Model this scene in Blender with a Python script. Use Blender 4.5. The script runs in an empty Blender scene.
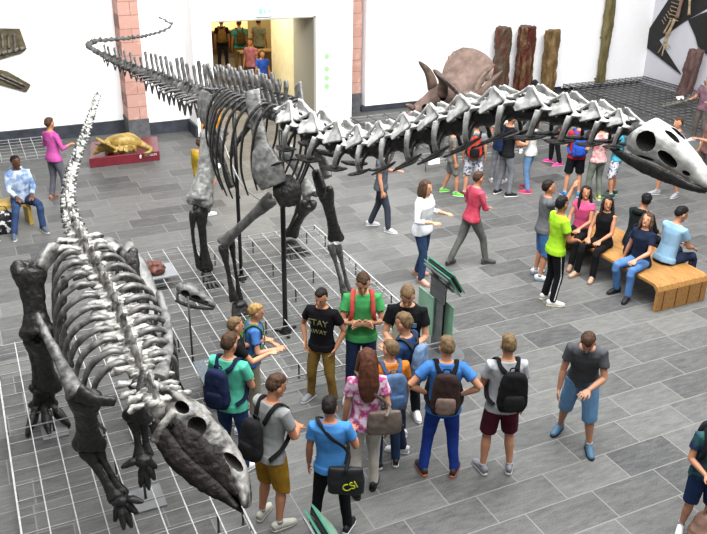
import bpy, bmesh, math, random
import numpy as np
from mathutils import Vector as V, Matrix, noise as mn
random.seed(7)
PI=math.pi
C=bpy.context.scene.collection
sc=bpy.context.scene
# ------------------------------------------------------------------ camera
F=815.7; PP,RR,YY=[math.radians(a) for a in (25.142,-1.020,25.726)]; CX,CY=353.5,267.0; CAMH=5.8
fw=V((0,math.cos(PP),-math.sin(PP))); rt=V((1,0,0)); dn=fw.cross(rt)
rt,dn=rt*math.cos(RR)+dn*math.sin(RR), dn*math.cos(RR)-rt*math.sin(RR)
RZ=Matrix.Rotation(-YY,3,'Z'); fw=RZ@fw; rt=RZ@rt; dn=RZ@dn
CAM=V((0,0,CAMH))
def ray(u,v): return fw+rt*((u-CX)/F)+dn*((v-CY)/F)
def at(u,v,z=0.0): d=ray(u,v); return CAM+d*((z-CAMH)/d.z)       # point of the place at height z
def ay(u,v,y): d=ray(u,v); return CAM+d*(y/d.y)                   # ... in the plane Y=y
def ax(u,v,x): d=ray(u,v); return CAM+d*(x/d.x)                   # ... in the plane X=x
def proj(p):
    d=p-CAM; z=d.dot(fw); return CX+F*d.dot(rt)/z, CY+F*d.dot(dn)/z
def vheight(u,v,vt):
    b=at(u,v); lo,hi=0.0,5.0
    for _ in range(40):
        m=(lo+hi)/2
        if proj(b+V((0,0,m)))[1]>vt: lo=m
        else: hi=m
    return lo
cd=bpy.data.cameras.new('camera'); cam=bpy.data.objects.new('camera',cd); C.objects.link(cam)
R3=Matrix((rt,-dn,-fw)).transposed(); cam.matrix_world=Matrix.Translation(CAM)@R3.to_4x4()
cd.sensor_width=36; cd.lens=36*F/707; cd.clip_end=200; sc.camera=cam
# ------------------------------------------------------------------ materials
def lin(c): return c/12.92 if c<=0.04045 else ((c+0.055)/1.055)**2.4
def hexc(h):
    h=h.lstrip('#'); return tuple(lin(int(h[i:i+2],16)/255) for i in (0,2,4))
MATS={}
def mat(name,a,b=None,rough=0.8,scale=6.0,bump=0.0,metal=0.0,spec=0.3,contrast=(0.35,0.65),emit=0,stretch=(1,1,1),detail=5,alpha=1.0,trans=0.0):
    if name in MATS: return MATS[name]
    m=bpy.data.materials.new(name); m.use_nodes=True; nt=m.node_tree; N=nt.nodes; L=nt.links
    bs=N['Principled BSDF']; bs.inputs['Roughness'].default_value=rough; bs.inputs['Metallic'].default_value=metal
    bs.inputs['Specular IOR Level'].default_value=spec
    k=.7 if name.split('_')[0] in ('cloth','skin','hair','tie','plaid','stripe','black','taupe','print','pale','pink','lip','oiled','oak','hide','ochre','maroon','log','olive','tan','pinkish','horn','brown','padded') or name.startswith(('shoe','sole')) else 1.0
    ca=tuple(x*k for x in hexc(a))+(1,); cb=tuple(x*k for x in hexc(b))+(1,) if b else ca
    tc=N.new('ShaderNodeTexCoord'); mp=N.new('ShaderNodeMapping'); mp.inputs['Scale'].default_value=stretch
    L.new(N.new('ShaderNodeNewGeometry').outputs['Position'] if name.startswith('bone_') else tc.outputs['Object'],mp.inputs['Vector'])
    nz=N.new('ShaderNodeTexNoise'); nz.inputs['Scale'].default_value=scale; nz.inputs['Detail'].default_value=detail
    L.new(mp.outputs['Vector'],nz.inputs['Vector'])
    cr=N.new('ShaderNodeValToRGB'); cr.color_ramp.elements[0].position=contrast[0]; cr.color_ramp.elements[1].position=contrast[1]
    cr.color_ramp.elements[0].color=ca; cr.color_ramp.elements[1].color=cb
    L.new(nz.outputs['Fac'],cr.inputs['Fac']); L.new(cr.outputs['Color'],bs.inputs['Base Color'])
    if bump:
        bp=N.new('ShaderNodeBump'); bp.inputs['Strength'].default_value=bump; bp.inputs['Distance'].default_value=0.02
        L.new(nz.outputs['Fac'],bp.inputs['Height']); L.new(bp.outputs['Normal'],bs.inputs['Normal'])
    if emit:
        L.new(cr.outputs['Color'],bs.inputs['Emission Color']); bs.inputs['Emission Strength'].default_value=emit
    if trans: bs.inputs['Transmission Weight'].default_value=trans
    if alpha<1: bs.inputs['Alpha'].default_value=alpha
    MATS[name]=m; return m
def cloth(h,h2=None,scale=9): 
    if h2 is None:
        c=[int(h.lstrip('#')[i:i+2],16) for i in (0,2,4)]; h2='%02x%02x%02x'%tuple(int(max(0,x*0.8)) for x in c)
    return mat('cloth_'+h.strip('#')+h2.strip('#'),h,h2,rough=0.92,scale=scale,bump=0.25,spec=0.15)
def skinm(h='c98f6f'):
    return mat('skin_'+h,h,h,rough=0.55,spec=0.35)
def leathery(h): return mat('hide_'+h,h,h,rough=0.6,bump=.2,scale=30)
# ------------------------------------------------------------------ mesh builder
def crom(P,R,sub):
    if sub<=1 or len(P)<3: return P,R
    oP,oR=[],[]
    n=len(P)
    for i in range(n-1):
        p0,p1,p2,p3=P[max(i-1,0)],P[i],P[i+1],P[min(i+2,n-1)]
        for k in range(sub):
            t=k/sub
            q=0.5*((2*p1)+(p2-p0)*t+(2*p0-5*p1+4*p2-p3)*t*t+(3*p1-p0-3*p2+p3)*t**3)
            oP.append(q); oR.append((R[i][0]*(1-t)+R[i+1][0]*t, R[i][1]*(1-t)+R[i+1][1]*t))
    oP.append(P[-1]); oR.append(R[-1]); return oP,oR
class MB:
    def __init__(s): s.v=[]; s.f=[]; s.m=[]
    def loft(s,P,R,hint=(0,0,1),seg=10,sub=1,mi=0,sup=1.0,fixed=False,zmin=None):
        """closed tube through P; R = radius or (a along the side vector, b along the other)"""
        P=[V(p) for p in P]
        if not isinstance(R,(list,)): R=[R]*len(P)
        R=[(r,r) if not isinstance(r,(tuple,list)) else tuple(r) for r in R]
        P,R=crom(P,R,sub); hint=V(hint); b0=len(s.v); n=len(P); fr=None
        for i,p in enumerate(P):
            t=(P[min(i+1,n-1)]-P[max(i-1,0)])
            if t.length<1e-9: t=V((0,0,1))
            t.normalize()
            if fixed: side=hint.normalized(); oth=V(fixed).normalized()
            else:
                side=hint-t*hint.dot(t)
                if side.length<1e-3: side=t.orthogonal()
                side.normalize(); oth=t.cross(side)
            for k in range(seg):
                a=2*PI*k/seg; c,d=math.cos(a),math.sin(a)
                if sup!=1.0: c=math.copysign(abs(c)**sup,c); d=math.copysign(abs(d)**sup,d)
                q=p+side*(R[i][0]*c)+oth*(R[i][1]*d)
                if zmin is not None and q.z<zmin: q.z=zmin
                s.v.append(q)
        for i in range(n-1):
            for k in range(seg):
                a=b0+i*seg+k; b=b0+i*seg+(k+1)%seg; s.f.append((a,b,b+seg,a+seg)); s.m.append(mi)
        s.f.append(tuple(b0+k for k in reversed(range(seg)))); s.m.append(mi)
        s.f.append(tuple(b0+(n-1)*seg+k for k in range(seg))); s.m.append(mi)
        return s
    def ball(s,c,r,rot=None,seg=12,rings=8,mi=0,fn=None):
        c=V(c); r=V((r,r,r)) if not isinstance(r,(tuple,list,V)) else V(r); b0=len(s.v)
        for i in range(1,rings):
            th=PI*i/rings
            for k in range(seg):
                ph=2*PI*k/seg; d=V((math.sin(th)*math.cos(ph),math.sin(th)*math.sin(ph),math.cos(th)))
                q=V((d.x*r.x,d.y*r.y,d.z*r.z))
                if fn: q=q*fn(d)
                if rot: q=rot@q
                s.v.append(c+q)
        for z in (1,-1):
            d=V((0,0,z)); q=V((0,0,z*r.z))
            if fn: q=q*fn(d)
            if rot: q=rot@q
            s.v.append(c+q)
        T=len(s.v)-2; B=T+1
        for i in range(rings-2):
            for k in range(seg):
                a=b0+i*seg+k; b=b0+i*seg+(k+1)%seg; s.f.append((a,a+seg,b+seg,b)); s.m.append(mi)
        for k in range(seg):
            s.f.append((T,b0+k,b0+(k+1)%seg)); s.m.append(mi)
            e=b0+(rings-2)*seg; s.f.append((B,e+(k+1)%seg,e+k)); s.m.append(mi)
        return s
    def box(s,c,d,rot=None,mi=0):
        c=V(c); h=V(d)/2; b0=len(s.v)
        for z in (-1,1):
            for (x,y) in ((-1,-1),(1,-1),(1,1),(-1,1)):
                q=V((x*h.x,y*h.y,z*h.z)); q=rot@q if rot else q; s.v.append(c+q)
        for f in ((3,2,1,0),(4,5,6,7),(0,1,5,4),(1,2,6,5),(2,3,7,6),(3,0,4,7)): s.f.append(tuple(b0+i for i in f)); s.m.append(mi)
        return s
    def box2(s,a,b,mi=0):
        a=V(a); b=V(b); return s.box((a+b)/2,(abs(b.x-a.x),abs(b.y-a.y),abs(b.z-a.z)),mi=mi)
    def bar(s,a,b,w,h=None,mi=0):
        a=V(a); b=V(b); h=h or w; return s.loft([a,b],[(w*.7071,h*.7071)]*2,hint=(0,0,1) if abs((b-a).normalized().z)<.9 else (1,0,0),seg=4,mi=mi) if False else s._bar(a,b,w,h,mi)
    def _bar(s,a,b,w,h,mi):
        t=(b-a).normalized(); up=V((0,0,1)) if abs(t.z)<.95 else V((0,1,0))
        sd=t.cross(up).normalized(); up=sd.cross(t); b0=len(s.v)
        for p in (a,b):
            for x,y in ((-1,-1),(1,-1),(1,1),(-1,1)): s.v.append(p+sd*(x*w/2)+up*(y*h/2))
        for f in ((0,1,2,3),(7,6,5,4),(4,5,1,0),(5,6,2,1),(6,7,3,2),(7,4,0,3)): s.f.append(tuple(b0+i for i in f)); s.m.append(mi)
        return s
    def prism(s,pts,off,mi=0):
        pts=[V(p) for p in pts]; off=V(off); b0=len(s.v); n=len(pts)
        s.v+=pts+[p+off for p in pts]
        s.f.append(tuple(b0+i for i in range(n))); s.f.append(tuple(b0+n+i for i in reversed(range(n)))); s.m+=[mi,mi]
        for i in range(n): s.f.append((b0+i,b0+(i+1)%n,b0+n+(i+1)%n,b0+n+i)[::-1]); s.m.append(mi)
        return s
    def build(s,name,mats,parent=None,origin=(0,0,0),vox=0,smooth=None,noise=None,sm=2,cut=None,bevel=0):
        o=V(origin); me=bpy.data.meshes.new(name); me.from_pydata([tuple(q-o) for q in s.v],[],s.f)
        mats=mats if isinstance(mats,(list,tuple)) else [mats]
        for m in mats: me.materials.append(m)
        if len(mats)>1: me.polygons.foreach_set('material_index',s.m)
        bm=bmesh.new(); bm.from_mesh(me)
        bmesh.ops.recalc_face_normals(bm,faces=bm.faces); bm.to_mesh(me); bm.free()
        ob=bpy.data.objects.new(name,me); C.objects.link(ob)
        if parent: ob.parent=parent
        else: ob.location=o
        if smooth is None: smooth=bool(vox)
        if smooth: me.polygons.foreach_set('use_smooth',[True]*len(me.polygons))
        if vox:
            r=ob.modifiers.new('r','REMESH'); r.mode='VOXEL'; r.voxel_size=vox; r.use_smooth_shade=True
            if sm: q=ob.modifiers.new('s','SMOOTH'); q.factor=.5; q.iterations=sm
        if cut:
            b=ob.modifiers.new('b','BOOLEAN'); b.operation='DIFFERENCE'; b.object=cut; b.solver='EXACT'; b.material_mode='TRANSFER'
        if bevel:
            b=ob.modifiers.new('bv','BEVEL'); b.width=bevel; b.segments=2; b.limit_method='ANGLE'
        if noise: NOISE[me.name]=noise
        for q in ob.modifiers: q.show_viewport=False
        return ob
NOISE={}; CUTTERS=[]; COP=[]
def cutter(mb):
    o=mb.build('cutter',mat('cavity_shade','211f1d','2b2927',rough=.9)); CUTTERS.append(o); return o  # near-black colour paints the shade inside the skull openings
def bake_all():
    first={}
    for o in bpy.data.objects:
        if o.type=='MESH' and o.modifiers and o not in CUTTERS:
            if o.data.name in first: o.modifiers.clear(); COP.append((o,o.data.name))
            else:
                first[o.data.name]=o
                for q in o.modifiers: q.show_viewport=True
    dg=bpy.context.evaluated_depsgraph_get(); dg.update(); done={}
    for o in list(bpy.data.objects):
        if o.type!='MESH' or not o.modifiers or o in CUTTERS: continue
        k=o.data.name
        if k not in done:
            ev=o.evaluated_get(dg); me=bpy.data.meshes.new_from_object(ev); done[k]=(me,o.data)
    for k,(me,old) in done.items():
        if k in NOISE:
            amp,freq=NOISE[k][:2]; st=NOISE[k][2] if len(NOISE[k])>2 else (1,1,1)
            n=len(me.vertices); co=np.empty(n*3); me.vertices.foreach_get('co',co); no=np.empty(n*3); me.vertex_normals.foreach_get('vector',no) if hasattr(me.vertex_normals,'foreach_get') else me.vertices.foreach_get('normal',no)
            co=co.reshape(-1,3); no=no.reshape(-1,3); nz=mn.noise; hi=.3 if amp>.0055 and freq!=9 else 0
            q=(co*np.array([freq*st[0],freq*st[1],freq*st[2]])).tolist(); d=np.array([nz(V(p))+.5*nz(V(p)*2.3)+(hi*nz(V(p)*6) if hi else 0) for p in q])
            co=co+no*(amp*d)[:,None]; me.vertices.foreach_set('co',co.ravel()); me.update()
    for o,k in COP: o.data=done[k][0]
    for o in list(bpy.data.objects):
        if o.type=='MESH' and o.data.name in done and o.modifiers and o not in CUTTERS:
            o.modifiers.clear(); o.data=done[o.data.name][0]
    for o in CUTTERS: bpy.data.objects.remove(o)
def tag(o,label=None,cat=None,group=None,kind=None):
    if label: o['label']=label
    if cat: o['category']=cat
    if group: o['group']=group
    if kind: o['kind']=kind
    return o
def empty(name,loc,rz=0,label=None,cat=None,group=None):
    o=bpy.data.objects.new(name,None); C.objects.link(o); o.location=loc; o.rotation_euler=(0,0,rz); o.empty_display_size=.1
    return tag(o,label,cat,group)
def struct(name,mb,m,**k):
    o=mb.build(name,m,**k); o['kind']='structure'; return o
def text(body,size,m,name='lettering',parent=None,loc=(0,0,0),rot=None,ext=.001,align='CENTER'):
    cu=bpy.data.curves.new(name,'FONT'); cu.body=body; cu.size=size; cu.extrude=ext; cu.align_x=align; cu.align_y='CENTER'
    t=bpy.data.objects.new(name,cu); C.objects.link(t)
    bpy.context.view_layer.update(); me=bpy.data.meshes.new_from_object(t.evaluated_get(bpy.context.evaluated_depsgraph_get()))
    bpy.data.objects.remove(t); me.materials.clear(); me.materials.append(m)
    o=bpy.data.objects.new(name,me); C.objects.link(o); o.matrix_basis=Matrix.Translation(V(loc))@(rot.to_4x4() if rot else Matrix())
    if parent: o.parent=parent
    return o
# ------------------------------------------------------------------ setting
def floor_mat():
    m=bpy.data.materials.new('slate_floor'); m.use_nodes=True; nt=m.node_tree; N=nt.nodes; L=nt.links; bs=N['Principled BSDF']
    def math_(op,a,b=None,c=None):
        n=N.new('ShaderNodeMath'); n.operation=op
        for i,x in enumerate((a,b,c)):
            if x is None: continue
            if isinstance(x,(int,float)): n.inputs[i].default_value=x
            else: L.new(x,n.inputs[i])
        return n.outputs[0]
    geo=N.new('ShaderNodeNewGeometry'); sp=N.new('ShaderNodeSeparateXYZ'); L.new(geo.outputs['Position'],sp.inputs[0])
    x,y=sp.outputs[0],sp.outputs[1]
    ry=math_('DIVIDE',math_('SUBTRACT',y,5.065-0.4368*40),0.4368); row=math_('FLOOR',ry); fy=math_('FRACT',ry)
    wn=N.new('ShaderNodeTexWhiteNoise'); wn.noise_dimensions='1D'; L.new(row,wn.inputs['W'])
    rx=math_('ADD',math_('DIVIDE',math_('ADD',x,50),0.86),math_('MULTIPLY',wn.outputs['Value'],7.3)); col=math_('FLOOR',rx); fx=math_('FRACT',rx)
    # joints
    dx=math_('MULTIPLY',math_('MINIMUM',fx,math_('SUBTRACT',1,fx)),0.86); dy=math_('MULTIPLY',math_('MINIMUM',fy,math_('SUBTRACT',1,fy)),0.4368)
    dj=math_('MINIMUM',dx,dy); joint=N.new('ShaderNodeMapRange'); joint.inputs['From Min'].default_value=0.003; joint.inputs['From Max'].default_value=0.009
    joint.inputs['To Min'].default_value=1; joint.inputs['To Max'].default_value=0; L.new(dj,joint.inputs['Value'])
    cb=N.new('ShaderNodeCombineXYZ'); L.new(col,cb.inputs[0]); L.new(row,cb.inputs[1]); w2=N.new('ShaderNodeTexWhiteNoise'); w2.noise_dimensions='3D'; L.new(cb.outputs[0],w2.inputs['Vector'])
    # streaky slate
    off=N.new('ShaderNodeVectorMath'); off.operation='ADD'; sc2=N.new('ShaderNodeVectorMath'); sc2.operation='SCALE'; sc2.inputs['Scale'].default_value=9; L.new(w2.outputs['Color'],sc2.inputs[0])
    L.new(geo.outputs['Position'],off.inputs[0]); L.new(sc2.outputs[0],off.inputs[1])
    mp=N.new('ShaderNodeMapping'); mp.inputs['Scale'].default_value=(1.2,5.5,1); mp.inputs['Rotation'].default_value=(0,0,.25); L.new(off.outputs[0],mp.inputs['Vector'])
    nz=N.new('ShaderNodeTexNoise'); nz.inputs['Scale'].default_value=4; nz.inputs['Detail'].default_value=8; nz.inputs['Roughness'].default_value=.68; L.new(mp.outputs[0],nz.inputs['Vector'])
    nf=N.new('ShaderNodeTexNoise'); nf.inputs['Scale'].default_value=70; nf.inputs['Detail'].default_value=3; L.new(geo.outputs['Position'],nf.inputs['Vector'])
    nb=N.new('ShaderNodeTexNoise'); nb.inputs['Scale'].default_value=.22; L.new(geo.outputs['Position'],nb.inputs['Vector'])
    fac=math_('ADD',math_('MULTIPLY',nz.outputs['Fac'],0.75),math_('MULTIPLY',w2.outputs['Value'],0.28))
    fac=math_('ADD',fac,math_('MULTIPLY',math_('SUBTRACT',nf.outputs['Fac'],.5),0.55))
    fac=math_('ADD',fac,math_('MULTIPLY',math_('SUBTRACT',nb.outputs['Fac'],.5),0.3))
    cr=N.new('ShaderNodeValToRGB'); e=cr.color_ramp.elements; e[0].position=.25; e[0].color=hexc('343536')+(1,); e[1].position=.85; e[1].color=hexc('6c6c69')+(1,)
    L.new(fac,cr.inputs['Fac'])
    mx=N.new('ShaderNodeMix'); mx.data_type='RGBA'; L.new(joint.outputs[0],mx.inputs['Factor']); L.new(cr.outputs['Color'],mx.inputs['A']); mx.inputs['B'].default_value=hexc('727270')+(1,)
    L.new(mx.outputs['Result'],bs.inputs['Base Color']); bs.inputs['Roughness'].default_value=.48; bs.inputs['Specular IOR Level'].default_value=.4
    bp=N.new('ShaderNodeBump'); bp.inputs['Strength'].default_value=.25; bp.inputs['Distance'].default_value=.01; L.new(fac,bp.inputs['Height']); L.new(bp.outputs['Normal'],bs.inputs['Normal'])
    return m
WHITE=mat('white_plaster','f4f4f4','f0f0f0',rough=.9,scale=2)
DARKB=mat('dark_stone_skirting','2c2f36','3a3d44',rough=.5,scale=5)
FL=floor_mat()
struct('floor',MB().box2((-9,-3,-.2),(20.5,36,0)),FL)
struct('wall_back',MB().box2((-9,20.75,0),(3.5,21.1,7)).box2((3.5,20.3,0),(5.05,21.1,7)),WHITE)
struct('wall_back_east',MB().box2((9.25,20.9,0),(20.6,21.2,7)),WHITE)
struct('baseboard_back',MB().box2((-9,20.68,0),(3.5,20.76,.32)).box2((3.96,20.24,0),(5.05,20.3,.3)).box2((4.99,19.5,0),(5.05,20.3,.3)),DARKB)
struct('baseboard_east',MB().box2((9.96,20.3,0),(16.9,20.9,.16)).box2((9.2,20.55,0),(9.96,20.6,.5)),DARKB)
# doorway block : jambs, head
dm=MB(); dm.box2((5.05,19.5,0),(5.52,20.9,7)).box2((8.22,19.5,0),(9.25,20.9,7)).box2((5.52,19.5,2.8),(8.22,20.9,7))
struct('wall_portal',dm,WHITE)
struct('trim_1',MB().box2((8.16,19.48,0),(8.22,20.9,2.8)).box2((5.52,19.48,2.77),(8.22,19.56,2.8)),mat('door_metal','8b8a80','8b8a80',rough=.5))
# passage beyond the door
CREAM=mat('cream_paint','cdbd8a','c2b07a',rough=.8,scale=1)
struct('wall_far_room',MB().box2((9.3,28.0,0),(16,28.2,4)),CREAM)
struct('wall_far_end',MB().box2((3.1,33,0),(12,33.2,4)),mat('brown_wall','6b4d28','7a5a30',scale=1))
struct('wall_passage',MB().box2((8.25,20.9,0),(8.75,22.9,3)),mat('pale_jamb','efe6c2','e3d8b0',rough=.8))
struct('trim_2',MB().box2((8.6,22.9,0),(8.75,23.15,3)),mat('dark_post','4a4230','3d3626'))
struct('ceiling_far_room',MB().box2((3,20.9,3.3),(16,33.3,3.4)),mat('far_ceiling','b9a873','b9a873'))
struct('wall_far_side',MB().box2((3,20.9,0),(3.15,33.3,3.4)),mat('far_side','a58a52','8f7442'))
# brick piers with stone feet
def brick_mat():
    m=bpy.data.materials.new('sandstone_blocks'); m.use_nodes=True; nt=m.node_tree; N=nt.nodes; L=nt.links; bs=N['Principled BSDF']; bs.inputs['Roughness'].default_value=.85
    tc=N.new('ShaderNodeTexCoord'); mp=N.new('ShaderNodeMapping'); mp.inputs['Rotation'].default_value=(PI/2,0,0); L.new(tc.outputs['Object'],mp.inputs['Vector'])
    sp=N.new('ShaderNodeSeparateXYZ'); L.new(tc.outputs['Object'],sp.inputs[0]); cb=N.new('ShaderNodeCombineXYZ'); L.new(sp.outputs[0],cb.inputs[0]); L.new(sp.outputs[2],cb.inputs[1])
    br=N.new('ShaderNodeTexBrick'); L.new(cb.outputs[0],br.inputs['Vector']); br.inputs['Scale'].default_value=1; br.inputs['Brick Width'].default_value=.56; br.inputs['Row Height'].default_value=.31
    br.inputs['Mortar Size'].default_value=.008; br.inputs['Color1'].default_value=hexc('b08a7e')+(1,); br.inputs['Color2'].default_value=hexc('a67b6d')+(1,); br.inputs['Mortar'].default_value=hexc('7c5a50')+(1,)
    nz=N.new('ShaderNodeTexNoise'); nz.inputs['Scale'].default_value=3; nz.inputs['Distortion'].default_value=2; L.new(tc.outputs['Object'],nz.inputs['Vector'])
    mx=N.new('ShaderNodeMix'); mx.data_type='RGBA'; mr=N.new('ShaderNodeMapRange'); mr.inputs['From Min'].default_value=.52; mr.inputs['From Max'].default_value=.75; mr.inputs['To Max'].default_value=.7; L.new(nz.outputs['Fac'],mr.inputs['Value'])
    L.new(mr.outputs[0],mx.inputs['Factor']); L.new(br.outputs['Color'],mx.inputs['A']); mx.inputs['B'].default_value=hexc('c8a898')+(1,); L.new(mx.outputs['Result'],bs.inputs['Base Color'])
    return m
BR=brick_mat(); STN=mat('grey_stone_foot','5c5c5e','4a4a4c',scale=8)
struct('trim_3',MB().box2((3.49,20.1,.46),(3.96,20.8,7)),BR,origin=(3.49,20.1,.46)); struct('trim_4',MB().box2((3.47,20.07,0),(3.98,20.8,.46)),STN)
struct('trim_5',MB().box2((9.4,20.45,.5),(9.98,21,7)),BR,origin=(9.4,20.45,.5)); struct('trim_6',MB().box2((9.38,20.42,0),(10.0,21,.5)),STN)
# white display boards on the east part
struct('trim_7',MB().box2((10.05,20.3,.16),(16.25,20.85,7)),mat('white_board','f6f6f7','f3f3f4',rough=.6),bevel=.01)
struct('trim_8',MB().box2((16.27,20.3,.1),(20.25,20.85,7)),mat('white_board','f6f6f7'),bevel=.01)
GW=mat('lilac_grey_wall','c2c2c8','b8b8bf',rough=.85,scale=1)
struct('wall_east',MB().box2((20.25,6,0),(20.6,20.9,7)),GW)
# lights
w=bpy.data.worlds.new('world'); sc.world=w; w.use_nodes=True
w.node_tree.nodes['Background'].inputs[0].default_value=(1,1,1,1); w.node_tree.nodes['Background'].inputs[1].default_value=.34
def area(name,loc,rot,sx,sy,power,col=(1,1,1)):
    l=bpy.data.lights.new(name,'AREA'); l.shape='RECTANGLE'; l.size=sx; l.size_y=sy; l.energy=power; l.color=col
    o=bpy.data.objects.new(name,l); C.objects.link(o); o.location=loc; o.rotation_euler=rot; return o
area('skylight',(5.5,5.5,12),(0,0,0),13,13,6200)
area('wall_fill',(6,9,9.5),(math.radians(62),0,0),18,3,2600)  # unseen fill light, added to brighten the white walls
area('far_room_lamp',(8,26,3.25),(0,0,0),6,8,300,(1,.76,.46)); area('passage_lamp',(6.8,21.4,3.2),(0,0,0),2,2,220,(1,.9,.7))
sc.view_settings.view_transform='Standard'; sc.view_settings.look='None'; sc.view_settings.exposure=0
# ------------------------------------------------------------------ signs on the portal
sg=empty('exit_sign',(6.85,19.42,2.86),0,'pale green and white emergency exit sign above the doorway','sign')
MB().box2((-.22,0,0),(.22,.07,.25)).build('housing',mat('sign_pale','dff3e6','dff3e6',emit=.2),sg)
GRN=mat('sign_green','7fdcae','7fdcae',emit=.2); WHT=mat('sign_white','ffffff','ffffff')
pn=MB().box2((-.19,-.012,.04),(.19,0,.21)).build('panel',mat('sign_mint','b9ecd2','b9ecd2',emit=.3),sg)
pm=MB(); pm.box2((-.15,-.02,.06),(-.06,-.012,.19)).loft([(-.02,-.016,.16),(.0,-.016,.11),(.03,-.016,.07)],.014,seg=6).ball((-.01,-.016,.185),.016,seg=8,rings=5).bar((0,-.016,.11),(-.03,-.016,.07),.014).bar((.06,-.016,.125),(.15,-.016,.125),.02).prism([(.12,-.02,.165),(.16,-.02,.125),(.12,-.02,.085)],(0,.006,0)); pm.build('pictogram',GRN,pn)
ps=empty('notice_board',(8.56,19.49,0.5),0,'narrow pale poster with four green dots right of the doorway','poster')
MB().box2((-.16,-.02,0),(.16,0,1.42)).build('panel',mat('poster_pale','eef6f0','eef6f0'),ps)
DG=mat('dot_green','86e07c','8ae882',emit=.15)
for z in (1.29,.97,.74,.52):
    MB().loft([(-.05,-.03,z),(-.05,-.02,z)],.07,hint=(1,0,0),seg=20).build('green_dot',DG,ps)
GT=mat('print_grey','8a9090','8a9090')
for z in (1.20,1.12,.88,.65,.43,.12): text('Museum',.055,GT,'lettering',ps,(.03,-.024,z),Matrix.Rotation(PI/2,3,'X'))
# ------------------------------------------------------------------ steel grid platforms
STEEL=mat('galvanised_steel','c4c5c3','aaaba9',rough=.45,metal=.3,scale=20); STEELD=mat('dark_steel','4b4c4d','3a3b3c',rough=.5,metal=.3)
def grid(name,rects,z,cell,legs,label,m=STEEL,r=.0056,group=None,legm=STEELD):
    x0=rects[0][0]; y0=rects[0][1]
    root=empty(name,(x0,y0,0),0,label,'platform',group)
    mb=MB(); mc=MB()
    seenx=set(); 
    for (a,b,c,d) in rects:
        nx=round((c-a)/cell); ny=round((d-b)/cell)
        for i in range(nx+1):
            x=a+i*cell; w=r*1.6 if i in (0,nx) else r
            mb._bar(V((x,b,z)),V((x,d,z)),w*2,w*2,0)
        for j in range(ny+1):
            y=b+j*cell; w=r*1.4 if j in (0,ny) else r*.95
            mc._bar(V((a,y,z-r*2)),V((c,y,z-r*2)),w*2,w*2,0)
        for i in range(nx+1):      # short turned-down ends along both long edges
            for y in (b,d): mb._bar(V((a+i*cell,y,z)),V((a+i*cell,y,z-.085)),r*2,r*2,0)
        for y in (b,d): mc._bar(V((a,y,z-.085)),V((c,y,z-.085)),r*1.6,r*1.6,0)
        for j in range(ny+1):
            for x in (a,c): mc._bar(V((x,b+j*cell,z)),V((x,b+j*cell,z-.085)),r*2,r*2,0)
        for x in (a,c): mb._bar(V((x,b,z-.085)),V((x,d,z-.085)),r*1.6,r*1.6,0)
    mb.build('long_bars',m,root,(x0,y0,0)); mc.build('cross_bars',mat('steel_dim','9c9d9c','868786',rough=.5,metal=.3),root,(x0,y0,0))
    for (lx,ly) in legs:
        MB().loft([(lx,ly,z),(lx,ly,0)],.012,hint=(1,0,0),seg=6).ball((lx,ly,.006),(.02,.02,.006),seg=8,rings=4).build('leg',legm,root,(x0,y0,0))
    return root
GZ=.22
big=(1.77,8.10,5.27,12.60); small=(-.23,4.6,1.77,10.35)
legs=[]
for p in [(251,255),(271,275),(304,245),(293,302),(319,489),(214,526),(120,489),(188,475),(303,378),(103,438)]:
    q=at(*p); legs.append((q.x,q.y))
legs=[(round((x+.23)/.25)*.25-.23,round((y-8.1)/.25)*.25+8.1) for x,y in legs]
legs+=[(x,y) for x in (2.02,3.27,4.52,5.27) for y in (8.35,9.6,10.85,12.1)]+[(x,y) for x in (-.23,.77,1.77) for y in (4.85,6.1,7.35,8.6,9.85)]
legs=[(x,y) for x,y in legs if (1.76<x<5.3 and 8.05<y<12.7) or (-.3<x<1.8 and y<10.4)]
legs=sorted(set((round(a,2),round(b,2)) for a,b in legs))
grid('metal_grid_platform',[big,small],GZ,.25,legs,'large L-shaped steel grid platform under the two big dark dinosaur skeletons')
grid('metal_grid_platform',[(9.0,15.05,15.0,19.05)],.25,.5,[(x,y) for x in (9.0,11.0,13.0,15.0) for y in (15.05,17.05,19.05)],'steel grid platform under the horned skulls',m=STEELD,r=.007)
grid('metal_grid_platform',[(16.9,12.2,20.15,20.2)],.25,.25,[(x,y) for x in (16.9,18.15,19.4) for y in (12.2,14.2,16.2,18.2,20.2)],'dark steel grid platform in the corner below the mounted wall skeleton',m=STEELD,r=.008)
grid('metal_grid_platform',[(-1.8,18.9,1.45,20.4)],.2,.25,[(x,y) for x in (-1.8,-.05,1.45) for y in (18.9,20.4)],'small steel grid platform against the white wall behind the seated boy',m=STEEL)
# ------------------------------------------------------------------ bones
BM=mat('bone_slate','1f1f1e','565553',rough=.42,scale=12,bump=.5,spec=.6)
BD=mat('bone_charcoal','0f0e0e','2c2a29',rough=.45,scale=18,bump=.8,spec=.4,contrast=(.3,.7))
BL=mat('bone_ash_grey','2a2a29','6c6c69',rough=.45,scale=10,bump=.4,spec=.6,contrast=(.3,.7))
BF=mat('bone_pale_grey','5c5c5a','8b8b88',rough=.5,scale=16,bump=.5,spec=.5)
BN=mat('bone_neck_grey','5f5f5e','a6a6a3',rough=.42,scale=11,bump=.25,spec=.7,contrast=(.3,.65))
BR_=mat('bone_rib_grey','242322','6a6864',rough=.4,scale=12,bump=.4,spec=.7)
BW=mat('bone_mottled','1d1c1b','999893',rough=.5,scale=13,bump=.6,spec=.5,contrast=(.42,.56))
BLK=mat('black_steel_tube','08080a','0a0a0c',rough=.35,spec=.5)
FH=[(0,1.0),(.05,1.15),(.14,1.1),(.3,.84),(.5,.76),(.7,.78),(.88,.98),(.97,1.15),(1,1.05)]
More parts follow.
